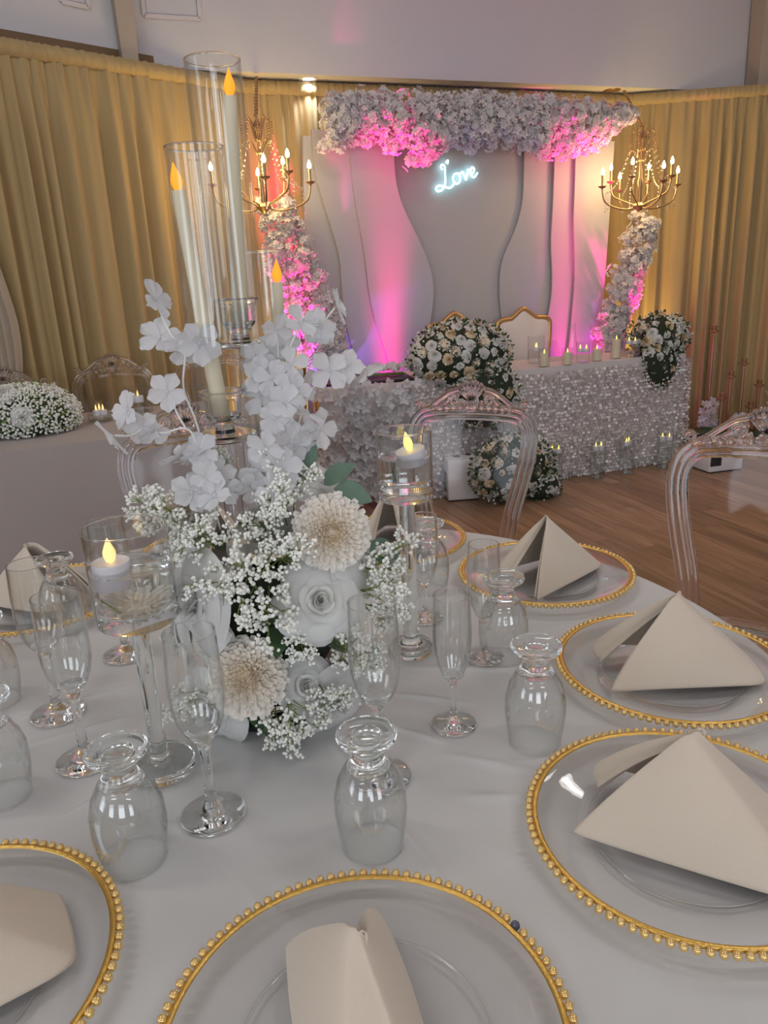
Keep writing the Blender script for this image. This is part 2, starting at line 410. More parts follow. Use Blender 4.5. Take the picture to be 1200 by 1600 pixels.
# ------------------------------------------------------------------ room shell
room = [(-4.07, 1.80), (-4.07, -3.5), (5.0, -3.5), (5.0, 5.45), (2.80, 6.16), (-1.30, 4.70)]
def slab(name, pts, z0, z1, mat):
    b = MB(); n = len(pts)
    b.add([(x, y, z0) for x, y in pts] + [(x, y, z1) for x, y in pts],
          [tuple(range(n - 1, -1, -1)), tuple(range(n, 2 * n))] + [(i, (i + 1) % n, n + (i + 1) % n, n + i) for i in range(n)])
    return tag(b.build(name, mat, smooth=False), kind='structure')
outer = [(-4.3, 2.0), (-4.3, -3.8), (5.3, -3.8), (5.3, 6.0), (3.2, 7.0), (-1.4, 5.6)]
floor = slab('floor', outer, -0.12, -0.006, M['wood'])
tag(floor, 'oak plank floor of the hall')
slab('ceiling', outer, CEIL, CEIL + 0.1, M['ceiling'])
def wallseg(name, a, b, z0, z1, t=0.1, holes=(), mat=None):
    """wall panel from a to b, thickness outward (right of travel a->b is inside)"""
    a = Vector((*a, 0)); b = Vector((*b, 0)); d = (b - a); L_ = d.length; d.normalize(); nrm = Vector((-d.y, d.x, 0))
    mb = MB()
    cuts = sorted(holes); xs = 0.0
    def blk(x0, x1, za, zb):
        if x1 - x0 < 1e-4 or zb - za < 1e-4: return
        p = [a + d * x0, a + d * x1, a + d * x1 + nrm * t, a + d * x0 + nrm * t]
        mb.add([(*q.xy, za) for q in p] + [(*q.xy, zb) for q in p], [(3, 2, 1, 0), (4, 5, 6, 7), (0, 1, 5, 4), (1, 2, 6, 5), (2, 3, 7, 6), (3, 0, 4, 7)])
    for (x0, x1, za, zb) in cuts:
        blk(xs, x0, z0, z1); blk(x0, x1, z0, za); blk(x0, x1, zb, z1); xs = x1
    blk(xs, L_, z0, z1)
    return tag(mb.build(name, mat or M['wall'], smooth=False), kind='structure')
# the wide panel over the stage alcove, its soffit and the wall behind the drapes
SOF = 2.47
def quadwall(name, pts, mat):
    b = MB(); b.add(pts, [tuple(range(len(pts)))]); return b
fb = MB()
p0, p1 = W(-0.36, 0), W(4.0, 0)
def prism_uv(u0, u1, v0, v1, z0, z1):
    b = MB(); c = [W(u0, v0), W(u1, v0), W(u1, v1), W(u0, v1)]
    b.add([(q.x, q.y, z0) for q in c] + [(q.x, q.y, z1) for q in c], [(3, 2, 1, 0), (4, 5, 6, 7), (0, 1, 5, 4), (1, 2, 6, 5), (2, 3, 7, 6), (3, 0, 4, 7)])
    return b
tag(prism_uv(-0.36, 3.98, 0.0, 0.24, SOF, CEIL).build('wall_back_upper', M['wall'], smooth=False), kind='structure')
tag(prism_uv(-0.5, 4.6, 0.24, 0.34, 0, CEIL).build('wall_back', M['brown'], smooth=False), kind='structure')
wallseg('wall_left', (-4.07, 1.80), (-1.28, 4.64), 2.53, CEIL)
wallseg('wall_left_lower', (-4.07, 1.80), (-0.90, 5.02), 0, 2.53, mat=M['brown'])
wallseg('wall_right', (2.79, 6.12), (5.0, 5.55), 2.49, CEIL)
wallseg('wall_right_lower', (2.79, 6.12), (5.0, 5.55), 0, 2.49)
wallseg('wall_side', (5.0, 5.55), (5.0, -3.5), 0, CEIL)
WH = [(1.55, 2.85, 0.9, 2.6), (4.15, 5.45, 0.9, 2.6), (6.75, 8.05, 0.9, 2.6)]
wallseg('wall_front', (5.0, -3.5), (-4.07, -3.5), 0, CEIL, holes=WH)
wallseg('wall_window_side', (-4.07, -3.5), (-4.07, 1.8), 0, CEIL, holes=[(1.65, 2.95, 0.9, 2.6)])
wn = 0
def window(cx, cy, ax):
    global wn; wn += 1
    t = thing('window_%d' % wn, 'tall white window', None, (cx, cy, 0.9), ax); del_cat = t
    t['kind'] = 'structure'
    fr = MB()
    for (c, d) in [((0, 0, 0.03), (1.3, .08, .06)), ((0, 0, 1.67), (1.3, .08, .06)), ((-.62, 0, .85), (.06, .08, 1.6)), ((.62, 0, .85), (.06, .08, 1.6)), ((0, 0, .85), (.05, .06, 1.6)), ((0, 0, 1.1), (1.2, .06, .05))]:
        fr.box(c, d)
    fr.build('window_frame', M['white'], t, smooth=False)
    MB().box((0, 0.0, 0.85), (1.2, 0.006, 1.6)).build('pane', M['thin'], t, smooth=False)
for (x0, x1, _, _) in WH: window(5.0 - (x0 + x1) / 2, -3.55, 0)
window(-4.12, -3.5 + 2.3, PI / 2)
for i, (x, y) in enumerate(CEIL_LAMPS):
    t = thing('ceiling_lamp', 'flat white ceiling lamp', None, (x, y, CEIL), 0); t['kind'] = 'structure'
    fr = MB()
    for (c, d) in [((0, .16, -.03), (1.25, .03, .06)), ((0, -.16, -.03), (1.25, .03, .06)), ((.61, 0, -.03), (.03, .3, .06)), ((-.61, 0, -.03), (.03, .3, .06))]: fr.box(c, d)
    fr.build('lamp_frame', M['white'], t, smooth=False)
# beams between the wall faces
def beam(name, base, w, d, z0, z1, lean, rz):
    b = MB(); b.add([(-w / 2, -d, z0), (w / 2, -d, z0), (w / 2, d, z0), (-w / 2, d, z0), (-w * .78 + lean, -d - .05, z1), (w * .78 + lean, -d - .05, z1), (w * .78 + lean, d, z1), (-w * .78 + lean, d, z1)],
                    [(3, 2, 1, 0), (4, 5, 6, 7), (0, 1, 5, 4), (1, 2, 6, 5), (2, 3, 7, 6), (3, 0, 4, 7)])
    o = b.build(name, M['beam'], smooth=False); o.location = (base[0], base[1], 0); o.rotation_euler = (0, 0, rz)
    return tag(o, kind='structure')
beam('trim_1', (-1.265, 4.64), 0.085, 0.06, 2.46, CEIL, 0.0, R(30))
beam('trim_2', (2.86, 6.08), 0.13, 0.08, 2.46, CEIL, 0.02, R(5))
# brown rail under the left wall panel
d_ = (Vector((-1.28, 4.64, 0)) - Vector((-4.07, 1.80, 0))).normalized(); n_ = Vector((d_.y, -d_.x, 0))
pa = Vector((-4.0, 1.87, 0)); pb = Vector((-1.36, 4.56, 0)); b = MB()
for p in (pa, pb):
    b.v += [tuple(p + Vector((0, 0, 2.484))), tuple(p + n_ * .03 + Vector((0, 0, 2.484))), tuple(p + n_ * .03 + Vector((0, 0, 2.506))), tuple(p + Vector((0, 0, 2.506)))]
b.f += [(0, 1, 5, 4), (1, 2, 6, 5), (2, 3, 7, 6), (3, 0, 4, 7), (3, 2, 1, 0), (4, 5, 6, 7)]
tag(b.build('trim_3', M['brown'], smooth=False), kind='structure')
# access panels high on the walls
def hatch(c, ux, w, h, label):
    t = thing('access_panel', label, 'panel', c, ux)
    f = MB()
    for (cc, d) in [((0, -.006, h / 2), (w, .012, .022)), ((0, -.006, -h / 2), (w, .012, .022)), ((w / 2, -.006, 0), (.022, .012, h)), ((-w / 2, -.006, 0), (.022, .012, h))]: f.box(cc, d)
    f.build('frame', M['panel'], t, smooth=False)
    MB().box((0, -.003, 0), (w - .03, .006, h - .03)).build('door', M['wall'], t, smooth=False)
q = W(-0.075, 0); hatch((q.x, q.y, 2.90), A0, 0.30, 0.36, 'flat white access hatch in wall right of the left beam')
q = Vector((-1.45, 4.466, 0)); hatch((q.x, q.y, 2.87), math.atan2(d_.y, d_.x), 0.14, 0.34, 'flat white access hatch in wall left of the left beam')

# floor planks
pl_me = []
for w_, l_ in ((0.088, 0.95), (0.088, 1.25), (0.088, 0.7)):
    pl_me.append((l_, MB().bevbox((0, 0, -0.0035), (w_ - .0012, l_ - .0012, 0.007), 0.0008).mesh('plank', M['wood'], False)))
cnt = 0
Mf = Matrix.Rotation(A0, 4, 'Z')
for i in range(60):
    u = -0.88 + i * 0.088; v = -3.6 + rnd.random() * -0.6
    while v < 0.1:
        l_, me = rnd.choice(pl_me); p = W(u, v + l_ / 2); v += l_
        if u > 3.9 and v > -1.0: continue
        put('plank', me, floor, Matrix.Translation(p) @ Mf)

# ------------------------------------------------------------------ drapes
def drape(label, a, b, ztop, seed, fold=0.062, amp=0.033, zb=0.01, mat=None):
    a = Vector((*a, 0)); b = Vector((*b, 0)); d = b - a; L_ = d.length; d.normalize(); nrm = Vector((d.y, -d.x, 0))
    rr = random.Random(seed); K = int(L_ / 0.009)
    ph = [rr.uniform(0, 6.28) for _ in range(8)]
    xs = np.linspace(0, L_, K)
    warp = xs + 0.05 * np.sin(xs * 5.1 + ph[0]) + 0.03 * np.sin(xs * 11.3 + ph[1])
    hi = np.sin(2 * PI * warp / 0.030 + ph[2]) * 0.5 + np.sin(2 * PI * warp / 0.047 + ph[3]) * 0.5
    lo = np.sin(2 * PI * warp / 0.105 + ph[4]) + 0.6 * np.sin(2 * PI * warp / 0.19 + ph[5]) + 0.35 * np.sin(2 * PI * warp / 0.064 + ph[6])
    lo = np.sign(lo) * np.abs(lo) ** 0.8
    rows = [0, .012, .03, .07, .14, .25, .4, .6, .8, 1.0]
    t = thing('drape', label, 'curtain', (0, 0, 0))
    mb = MB(); zt = ztop - 0.055
    for s in rows:
        z = zt + (zb - zt) * s; k = min(1.0, s / 0.18) ; k = k * k * (3 - 2 * k)
        off = 0.012 + (1 - k) * 0.011 * hi + (0.25 + 0.75 * k) * amp * lo * (0.8 + .3 * s)
        for x, o in zip(xs, off):
            p = a + d * float(x) + nrm * float(o); mb.v.append((p.x, p.y, z))
    for j in range(len(rows) - 1):
        for i in range(K - 1):
            mb.f.append((j * K + i, (j + 1) * K + i, (j + 1) * K + i + 1, j * K + i + 1))
    mb.build('fabric', mat or M['drape'], t)
    hb = MB(); prof = [(0.0, -0.058), (0.022, -0.045), (0.028, -0.02), (0.02, 0.0), (0.004, 0.012), (-0.004, 0.02)]
    for dz_i, (o0, z) in enumerate(prof):
        for x, h in zip(xs, hi):
            p = a + d * float(x) + nrm * (0.014 + o0 + float(h) * 0.006); hb.v.append((p.x, p.y, ztop + z + float(h) * 0.002))
    for j in range(len(prof) - 1):
        for i in range(K - 1): hb.f.append((j * K + i, j * K + i + 1, (j + 1) * K + i + 1, (j + 1) * K + i))
    hb.build('gathered_header', mat or M['drape'], t)
    MB().tube([(*(a + nrm * .02).xy, ztop - .02), (*(b + nrm * .02).xy, ztop - .02)], 0.014, 8).build('rod', M['metal'], t)
    return t
LC = (-0.683, 5.075); RC = (1.845, 6.015)
dd = Vector((-0.683 + 1.687, 5.075 - 4.05, 0)).normalized()
le = Vector((*LC, 0)) - dd * 3.3
drape('gold champagne drape along the left wall behind the candle cylinders', (le.x, le.y), LC, 2.44, 11)
drape('gold drape behind the flower wall at the back of the stage', LC, RC, 2.44, 12)
drape('gold drape on the right wall behind the lit chandelier and candlesticks', RC, (4.2, 5.70), 2.44, 13)
# tied-back side curtain at the left edge
t = thing('side_curtain', 'grey-beige gathered curtain tied back at the left edge before the gold drape', 'curtain', (-1.83, 3.77, 0))
def swag(a, s):
    z = 2.40 * (1 - s); w = 0.11 - 0.06 * math.exp(-((z - .72) / .22) ** 2) + .02 * max(0, z - 1.2)
    x = (a - .5) * 2 * w; f = math.sin(a * 34) * 0.012
    sh = -.22 * max(0, z - 1.15) ** 1.3
    return (x * 0.72 + sh * .7, f + x * 0.6 + sh * .7, z + 0.012)
MB().grid(swag, 70, 34).build('fabric', M['greydrape'], t)
MB().tube([(math.cos(i * .35) * .045, math.sin(i * .35) * .04, .72) for i in range(18)], .012, 8, closed=True).build('tie_band', M['greydrape'], t)

# ------------------------------------------------------------------ downlights in the soffit
def downlight(pos, lit, label):
    t = thing('recessed_downlight', label, 'ceiling light', pos)
    MB().lathe([(.038, 0), (.055, -.004), (.058, 0), (.058, .004)], 32).build('ring', M['white'] if lit else M['brass'], t)
    MB().lathe([(0, .001), (.038, -.001), (.038, .004), (0, .004)], 28).build('lens', M['lampdisc'] if lit else M['lampoff'], t)
downlight((-0.331, 5.16, SOF - .003), True, 'lit bluish recessed downlight in the soffit above the left flowers')
downlight((1.733, 5.885, SOF - .003), False, 'unlit recessed downlight in the soffit above the right chandelier')
spot('downlight_beam', (-0.331, 5.16, SOF - 0.03), (-0.36, 5.2, 1.0), 14, (0.88, 0.94, 1.0), 105, 0.8, 0.03)

# ------------------------------------------------------------------ flower pieces
def petal(mb, M4, ln, wd, cup=0.3, curl=0.0, nu=5, nv=5, base=0.25, tip=0.9, tones=None, ruf=0.0, rr=None):
    n0 = len(mb.v); k = rr.uniform(0, 6) if rr else 0
    for j in range(nv):
        s = j / (nv - 1)
        w = wd * (base + (1 - base) * math.sin(min(1.0, s / tip * .62 + .0) * PI * .8)) * math.sqrt(max(0.0, 1 - max(0.0, (s - .55) / .47) ** 2.4))
        for i in range(nu):
            a = -1 + 2 * i / (nu - 1)
            x = a * w
            y = ln * s * (1 - .08 * a * a * s)
            z = cup * (wd * a * a) * .9 + curl * ln * s * s + (ruf * wd * math.sin(a * 5 + k) * s if ruf else 0)
            mb.v.append(tuple(M4 @ Vector((x, y, z))))
            if tones is not None: tones.append(s)
    for j in range(nv - 1):
        for i in range(nu - 1):
            q = n0 + j * nu + i
            mb.f.append((q, q + 1, q + nu + 1, q + nu))
def blossom_mesh(r, np_=5, seed=0, mat=None, cup=0.25, nu=5, nv=5, wdf=0.40):
    rr = random.Random(seed); mb = MB()
    for i in range(np_):
        a = 2 * PI * i / np_ + rr.uniform(-.12, .12)
        M4 = Matrix.Rotation(a, 4, 'Z') @ Matrix.Translation((0, r * .06, 0)) @ Matrix.Rotation(rr.uniform(.05, .45), 4, 'X')
        petal(mb, M4, r * .95, r * wdf, cup, rr.uniform(-.25, .1), nu, nv, base=.2, ruf=.12, rr=rr)
    mb.ball((0, 0, r * .04), (r * .09, r * .09, r * .07), 8, 5)
    return mb
def rose_mesh(r, seed, layers=6, n=5, nu=7, nv=6, opened=1.0):
    """open rose facing +z, sits on z=0, radius r"""
    rr = random.Random(seed); mb = MB(); tones = []
    for l in range(layers):
        f = l / (layers - 1)
        k = 3 if l < 2 else (4 if l < 4 else n)
        lean = -0.15 + 1.25 * opened * f ** 1.4
        for i in range(k):
            a = 2 * PI * i / k + l * 0.9 + rr.uniform(-.25, .25)
            rad = r * (0.09 + 0.44 * f) * rr.uniform(.90, 1.10); hgt = r * (0.92 - 0.34 * f) * rr.uniform(.92, 1.05)
            n0 = len(mb.v); wrap = (2 * PI / k) * (.85 if f < .6 else .72)
            kk = rr.uniform(0, 6); tw = rr.uniform(-.12, .12)
            for j in range(nv):
                s = j / (nv - 1)
                for q in range(nu):
                    t_ = -1 + 2 * q / (nu - 1)
                    edge = 1 - .30 * abs(t_) ** 2.6 * s
                    lip = max(0, s - .62) / .38
                    rr_ = rad * (0.40 + 0.60 * s ** .6) + r * max(0, lean) * s ** 1.6 * .50 * edge + r * (.03 + .10 * f) * lip ** 1.5 + 0.025 * r * math.sin(kk + 4 * t_) * s
                    rr_ += r * .04 * t_ * (1 if i % 2 else -1) * s * .6
                    ang = a + t_ * wrap * (0.6 + .4 * math.sin(min(1, s * 1.2) * PI / 2)) * (1 - .22 * lip * abs(t_)) + tw * s
                    z = hgt * s * edge * (1 - .30 * f * max(0, s - .5)) - r * (.05 + .30 * f) * lip ** 1.6
                    mb.v.append((math.cos(ang) * rr_, math.sin(ang) * rr_, z)); tones.append(min(1, .15 + .75 * f * s + .2 * s))
            for j in range(nv - 1):
                for q in range(nu - 1):
                    w = n0 + j * nu + q; mb.f.append((w, w + 1, w + nu + 1, w + nu))
    n0 = len(mb.v); mb.lathe([(0, 0.02 * r), (r * .4, .05 * r), (r * .45, .3 * r), (0, .35 * r)], 10); tones += [0.1] * (len(mb.v) - n0)
    mb.c = tones
    return mb
def dahlia_mesh(r, seed, n=300, nu=3, nv=4):
    """pompon dahlia facing +z, radius about r: shingled rings of cupped, round-tipped petals"""
    rr = random.Random(seed); mb = MB(); tones = []
    for i in range(n):
        f = (i + .5) / n
        th = .10 + 1.62 * f ** .60                          # ring angle from the axis
        az = i * 2.39996 + rr.uniform(-.1, .1)
        ln = r * (.34 + .22 * f) * rr.uniform(.88, 1.10)
        wd = r * (.055 + .055 * f) * rr.uniform(.9, 1.1)
        bd = r * (.40 + .12 * f)
        base = Vector((0, -math.sin(th) * bd, math.cos(th) * bd * .85))
        n0 = len(mb.v); up0 = .18 + .30 * f                 # how far the petal leans outward from its ring direction
        rot = Matrix.Rotation(az, 4, 'Z')
        p = base.copy(); ang = th + up0 + rr.uniform(-.10, .10)
        for j in range(nv):
            s = j / (nv - 1)
            a_ = ang - .55 * s * (.5 + f)                    # tips curl back up
            if j: p = p + Vector((0, -math.sin(a_), math.cos(a_))) * (ln / (nv - 1))
            w = wd * (.5 + .5 * math.sin(min(1, s * 1.5) * PI / 2)) * (1 if s < .75 else .62)
            nor = Vector((0, math.cos(a_), math.sin(a_)))
            for k in range(nu):
                a = -1 + 2 * k / (nu - 1)
                q = p + Vector((a * w, 0, 0)) + nor * (abs(a) * w * .55)
                mb.v.append(tuple(rot @ q)); tones.append(min(1, (.10 + .90 * s ** .8) * (.30 + 1.1 * f)))
        for j in range(nv - 1):
            for k in range(nu - 1):
                w = n0 + j * nu + k; mb.f.append((w, w + 1, w + nu + 1, w + nu))
    n0 = len(mb.v); mb.ball((0, 0, r * .02), (r * .46, r * .46, r * .38), 12, 8); tones += [.35] * (len(mb.v) - n0)
    mb.c = tones
    return mb
def leaf_mesh(ln, wd):
    mb = MB()
    def fn(a, s):
        w = wd * math.sin(PI * min(1, max(0, s)) ** .8) ** .8; x = (a - .5) * 2 * w
        return (x, ln * s, abs(a - .5) * w * .5 - ln * .18 * s * s)
    return mb.grid(fn, 5, 9)
def sprig_meshes(seed, ln=0.085):
    """baby's breath: green branching stems and lumps of tiny white blooms, growing along +z"""
    rr = random.Random(seed); st = MB(); bl = MB()
    def bloom(p, r):
        for _ in range(rr.randint(3, 5)):
            q = Vector(p) + Vector((rr.gauss(0, r), rr.gauss(0, r), rr.gauss(0, r)))
            bl.ball(q, [r * rr.uniform(.55, .9) for _ in range(3)], 6, 4)
    n = 8
    st.tube([(0, 0, -.02), (0, 0, ln * .5)], [.0011, .0008], 5)
    for i in range(n):
        a = i * 2.4 + rr.uniform(-.3, .3); z0 = ln * rr.uniform(.05, .5); L_ = ln * rr.uniform(.35, .62)
        tilt = rr.uniform(.3, 1.0); d = Vector((math.cos(a) * math.sin(tilt), math.sin(a) * math.sin(tilt), math.cos(tilt)))
        p0 = Vector((0, 0, z0)); p1 = p0 + d * L_ * .6 + Vector((0, 0, .004)); p2 = p0 + d * L_
        st.tube([p0, p1, p2], [.0008, .0006, .0005], 4)
        for k in range(rr.randint(3, 4)):
            e = p1.lerp(p2, rr.uniform(.2, 1.1)) + Vector((rr.gauss(0, .006), rr.gauss(0, .006), rr.gauss(0.002, .005)))
            st.tube([p1, e], .0005, 3, caps=False)
            for _ in range(2): bloom(e + Vector((rr.gauss(0, .0035), rr.gauss(0, .0035), rr.gauss(0, .0035))), .0031)
        if rr.random() < .6:
            e = p0 + Vector((d.y, -d.x, .6)) * L_ * .5; st.tube([p0, e], [.0007, .0003], 4)
    return st, bl

# ------------------------------------------------------------------ backdrop boards
def board(label, left, right, v, zt_fn, th, name='backdrop_board', zb=0.0, n=40):
    """upright board whose side outlines left(z), right(z) are given along the back wall"""
    t = thing(name, label, 'backdrop', W(0, 0))
    t.rotation_euler = (0, 0, A0)
    mb = MB(); fr = []; NZ = n
    for side in (0, 1):
        for j in range(NZ):
            s = j / (NZ - 1); z = zb + (zt_fn - zb) * s
            fr.append((left(z) if side == 0 else right(z), z))
    vs = [(x, v, z) for x, z in fr] + [(x, v + th, z) for x, z in fr]
    f = []
    for j in range(NZ - 1):
        f.append((j, NZ + j, NZ + j + 1, j + 1)); k = 2 * NZ
        f.append((k + j, k + j + 1, k + NZ + j + 1, k + NZ + j))
    mb.add(vs, f).build('face', M['backdrop'], t, smooth=False)
    ed = MB()
    for a in (0, NZ):
        for j in range(NZ - 1):
            q = [vs[a + j], vs[a + j + 1], vs[2 * NZ + a + j + 1], vs[2 * NZ + a + j]]
            ed.add(q, [(0, 1, 2, 3)])
    ed.add([vs[NZ - 1], vs[2 * NZ - 1], vs[4 * NZ - 1], vs[3 * NZ - 1]], [(0, 1, 2, 3)])
    ed.build('edge', M['boardedge'], t)
    return t
def interp(tab):
    zs = [z for _, z in tab]; us = [u for u, _ in tab]
    o = np.argsort(zs); zs = np.array(zs)[o]; us = np.array(us)[o]
    zz = np.linspace(zs[0] - .8, zs[-1] + .4, 400); yy = np.interp(zz, zs, us)
    ker = np.hanning(41); ker /= ker.sum(); yp = np.pad(yy, 20, mode='edge'); ys = np.convolve(yp, ker, 'valid')
    return lambda z: float(np.interp(z, zz, ys))
w1 = interp([(0.684, 1.92), (.754, 1.66), (.814, 1.436), (.811, 1.247), (.82, 1.05), (.87, .808), (.93, .5), (.90, .1)])
w2 = interp([(.90, 1.92), (.921, 1.69), (.961, 1.431), (.968, 1.239), (1.0, 1.04), (1.083, .79), (1.15, .45), (1.12, .1)])
w3 = interp([(1.135, 2.1), (1.14, 1.889), (1.156, 1.78), (1.215, 1.649), (1.314, 1.476), (1.381, 1.298), (1.381, 1.138), (1.344, .978), (1.245, .609), (1.181, .4), (1.15, .1)])
w4 = interp([(2.075, 1.95), (2.067, 1.711), (1.992, 1.514), (1.91, 1.396), (1.887, 1.234), (1.9, 1.026), (1.98, .6), (2.05, .1)])
w5 = interp([(2.287, 1.95), (2.282, 1.708), (2.269, 1.466), (2.29, 1.257), (2.284, 1.088), (2.242, .918), (2.18, .6), (2.2, .1)])
w6 = interp([(2.43, 1.8), (2.426, 1.625), (2.445, 1.377), (2.451, 1.208), (2.43, .9), (2.38, .4)])
board('tall flat white board at the middle of the stage behind the neon sign', lambda z: .95, lambda z: 2.45, -0.10, 2.2, 0.03)
board('white wavy board at the left end of the flower wall', lambda z: .46 + .06 * z, w1, -0.115, 2.12, 0.03)
board('narrow white wavy board second from the left under the flowers', lambda z: w1(z) - .05, w2, -0.145, 2.15, 0.02)
board('white wavy board with a pink-lit curved edge left of the neon sign', lambda z: w2(z) - .04, w3, -0.17, 2.15, 0.025)
board('white wavy board right of the neon sign with a faint curved edge', w4, lambda z: w5(z) + .05, -0.125, 2.15, 0.02)
board('white wavy board with a grey curved edge right of the neon sign', w5, lambda z: w6(z) + .04, -0.155, 2.15, 0.025)
board('white wavy board at the right end of the flower wall', w6, lambda z: 2.66 + .035 * z, -0.185, 2.10, 0.025)

# ------------------------------------------------------------------ blossom garlands
cl_me = []
for k in range(5):
    rr = random.Random(50 + k); mb = MB()
    for i in range(15):
        d = Vector((rr.gauss(0, 1), rr.gauss(0, 1), rr.gauss(0, 1) + .5)).normalized()
        b = blossom_mesh(rr.uniform(.020, .029), 5, 70 + k * 20 + i, nu=3, nv=3, cup=.5, wdf=.45)
        mb.merge(b, aim(d * rr.uniform(.028, .05), d, rr.uniform(0, 6)))
    cl_me.append(mb.mesh('blossom_cluster', M['blossom']))
def garland(label, samples, nm='blossom_garland', bar=None):
    t = thing(nm, label, 'flower garland', W(0, 0)); t.rotation_euler = (0, 0, A0)
    if bar: MB().tube(bar, .012, 8).build('rail', M['metal'], t)
    for (u, v, z, s) in samples:
        n = Vector((rnd.gauss(0, .6), -1, rnd.gauss(0, .6)))
        put('blossom_cluster', rnd.choice(cl_me), t, aim((u, v, z), n, rnd.uniform(0, 6), s))
    return t
top = interp  # outline of the lower edge of the top garland, u -> z
bu = [.66, .78, .90, 1.05, 1.18, 1.25, 1.36, 1.49, 1.62, 1.80, 1.95, 2.08, 2.28, 2.42, 2.55, 2.66, 2.74]
bz = [2.02, 2.0, 2.05, 2.0, 1.93, 1.90, 1.97, 2.05, 2.0, 2.03, 2.02, 1.97, 1.96, 2.0, 2.03, 2.14, 2.2]
tu = [.64, .70, .9, 1.25, 1.8, 2.2, 2.5, 2.66, 2.76]; tz = [2.2, 2.31, 2.34, 2.34, 2.345, 2.34, 2.32, 2.30, 2.24]
smp = []
for i in range(270):
    u = .66 + 2.06 * ((i + .5) / 270) + rnd.uniform(-.03, .03); zb_ = float(np.interp(u, bu, bz)); zt_ = float(np.interp(u, tu, tz))
    f = (i * 0.61803) % 1.0
    z = zb_ + .03 + (zt_ - zb_ - .05) * f
    smp.append((u, -0.235 - .11 * math.sin(PI * min(1, max(0, f))) - rnd.uniform(0, .05), z, rnd.uniform(.75, 1.12)))
garland('thick white blossom garland along the top of the backdrop boards', smp, bar=[(.68, -.2, 2.2), (2.7, -.2, 2.2)])
def side(label, pts, n, seed, v0):
    s = []; rr = random.Random(seed)
    for i in range(n):
        f = (i + .5) / n * (len(pts) - 1); k = min(int(f), len(pts) - 2); f -= k
        l = pts[k][0] + (pts[k + 1][0] - pts[k][0]) * f; r_ = pts[k][1] + (pts[k + 1][1] - pts[k][1]) * f; z = pts[k][2] + (pts[k + 1][2] - pts[k][2]) * f
        a = (i * .61803) % 1
        s.append((l + (r_ - l) * a, v0 - .06 - .08 * math.sin(PI * a) - rr.uniform(0, .04), z + rr.uniform(-.03, .03), rr.uniform(.7, 1.05)))
    return garland(label, s, bar=[((p[0] + p[1]) / 2, v0, p[2]) for p in pts])
side('white blossom garland trailing down left of the backdrop under the left chandelier', [(.27, .47, 1.72), (.28, .56, 1.45), (.36, .66, 1.15), (.44, .74, .93), (.5, .74, .74)], 120, 5, -.16)
side('white blossom garland trailing down right of the backdrop under the right chandelier', [(2.84, 3.0, 1.62), (2.74, 2.98, 1.36), (2.66, 2.92, 1.16), (2.60, 2.82, .95), (2.6, 2.76, .78), (2.6, 2.76, .68)], 120, 6, -.2)

# ------------------------------------------------------------------ neon sign
ns = thing('neon_sign', 'glowing pale blue neon sign reading Love under the garland', 'neon sign', W(1.585, -.115, 1.868)); ns.rotation_euler = (0, 0, A0)
L_ = {'L': [(-.075, .078), (-.082, .095), (-.07, .105), (-.058, .09), (-.066, .05), (-.078, .005), (-.105, -.022), (-.135, -.022), (-.14, -.005), (-.12, .004), (-.09, -.008), (-.06, -.024), (-.035, -.018), (-.02, .0)],
      'o': [(.012, .038), (-.012, .036), (-.024, .014), (-.014, -.012), (.008, -.012), (.022, .01), (.014, .036), (.028, .028)],
      'v': [(.030, .030), (.044, .038), (.050, .015), (.054, -.008), (.066, .010), (.080, .040), (.092, .030)],
      'e': [(.088, .012), (.108, .016), (.120, .034), (.108, .046), (.094, .028), (.094, .004), (.110, -.008), (.136, .010)],
      'tick': [(-.045, .108), (-.03, .118), (-.036, .100)]}
tilt = Matrix.Rotation(R(-14), 4, 'Y')
def smooth_path(pts, n=5):
    P = [Vector(p) for p in pts]; out = []
    for i in range(len(P) - 1):
        a = P[max(i - 1, 0)]; b = P[i]; c = P[i + 1]; d = P[min(i + 2, len(P) - 1)]
        for k in range(n):
            t_ = k / n
            out.append(0.5 * ((2 * b) + (c - a) * t_ + (2 * a - 5 * b + 4 * c - d) * t_ ** 2 + (3 * b - a - 3 * c + d) * t_ ** 3))
    out.append(P[-1]); return out
for ch, pts in L_.items():
    pp = smooth_path([tilt @ Vector((x * 1.12, -.012, z * 1.12)) for x, z in pts], 5)
    MB().tube(pp, .0058, 8).build('neon_letter', M['neon'], ns)

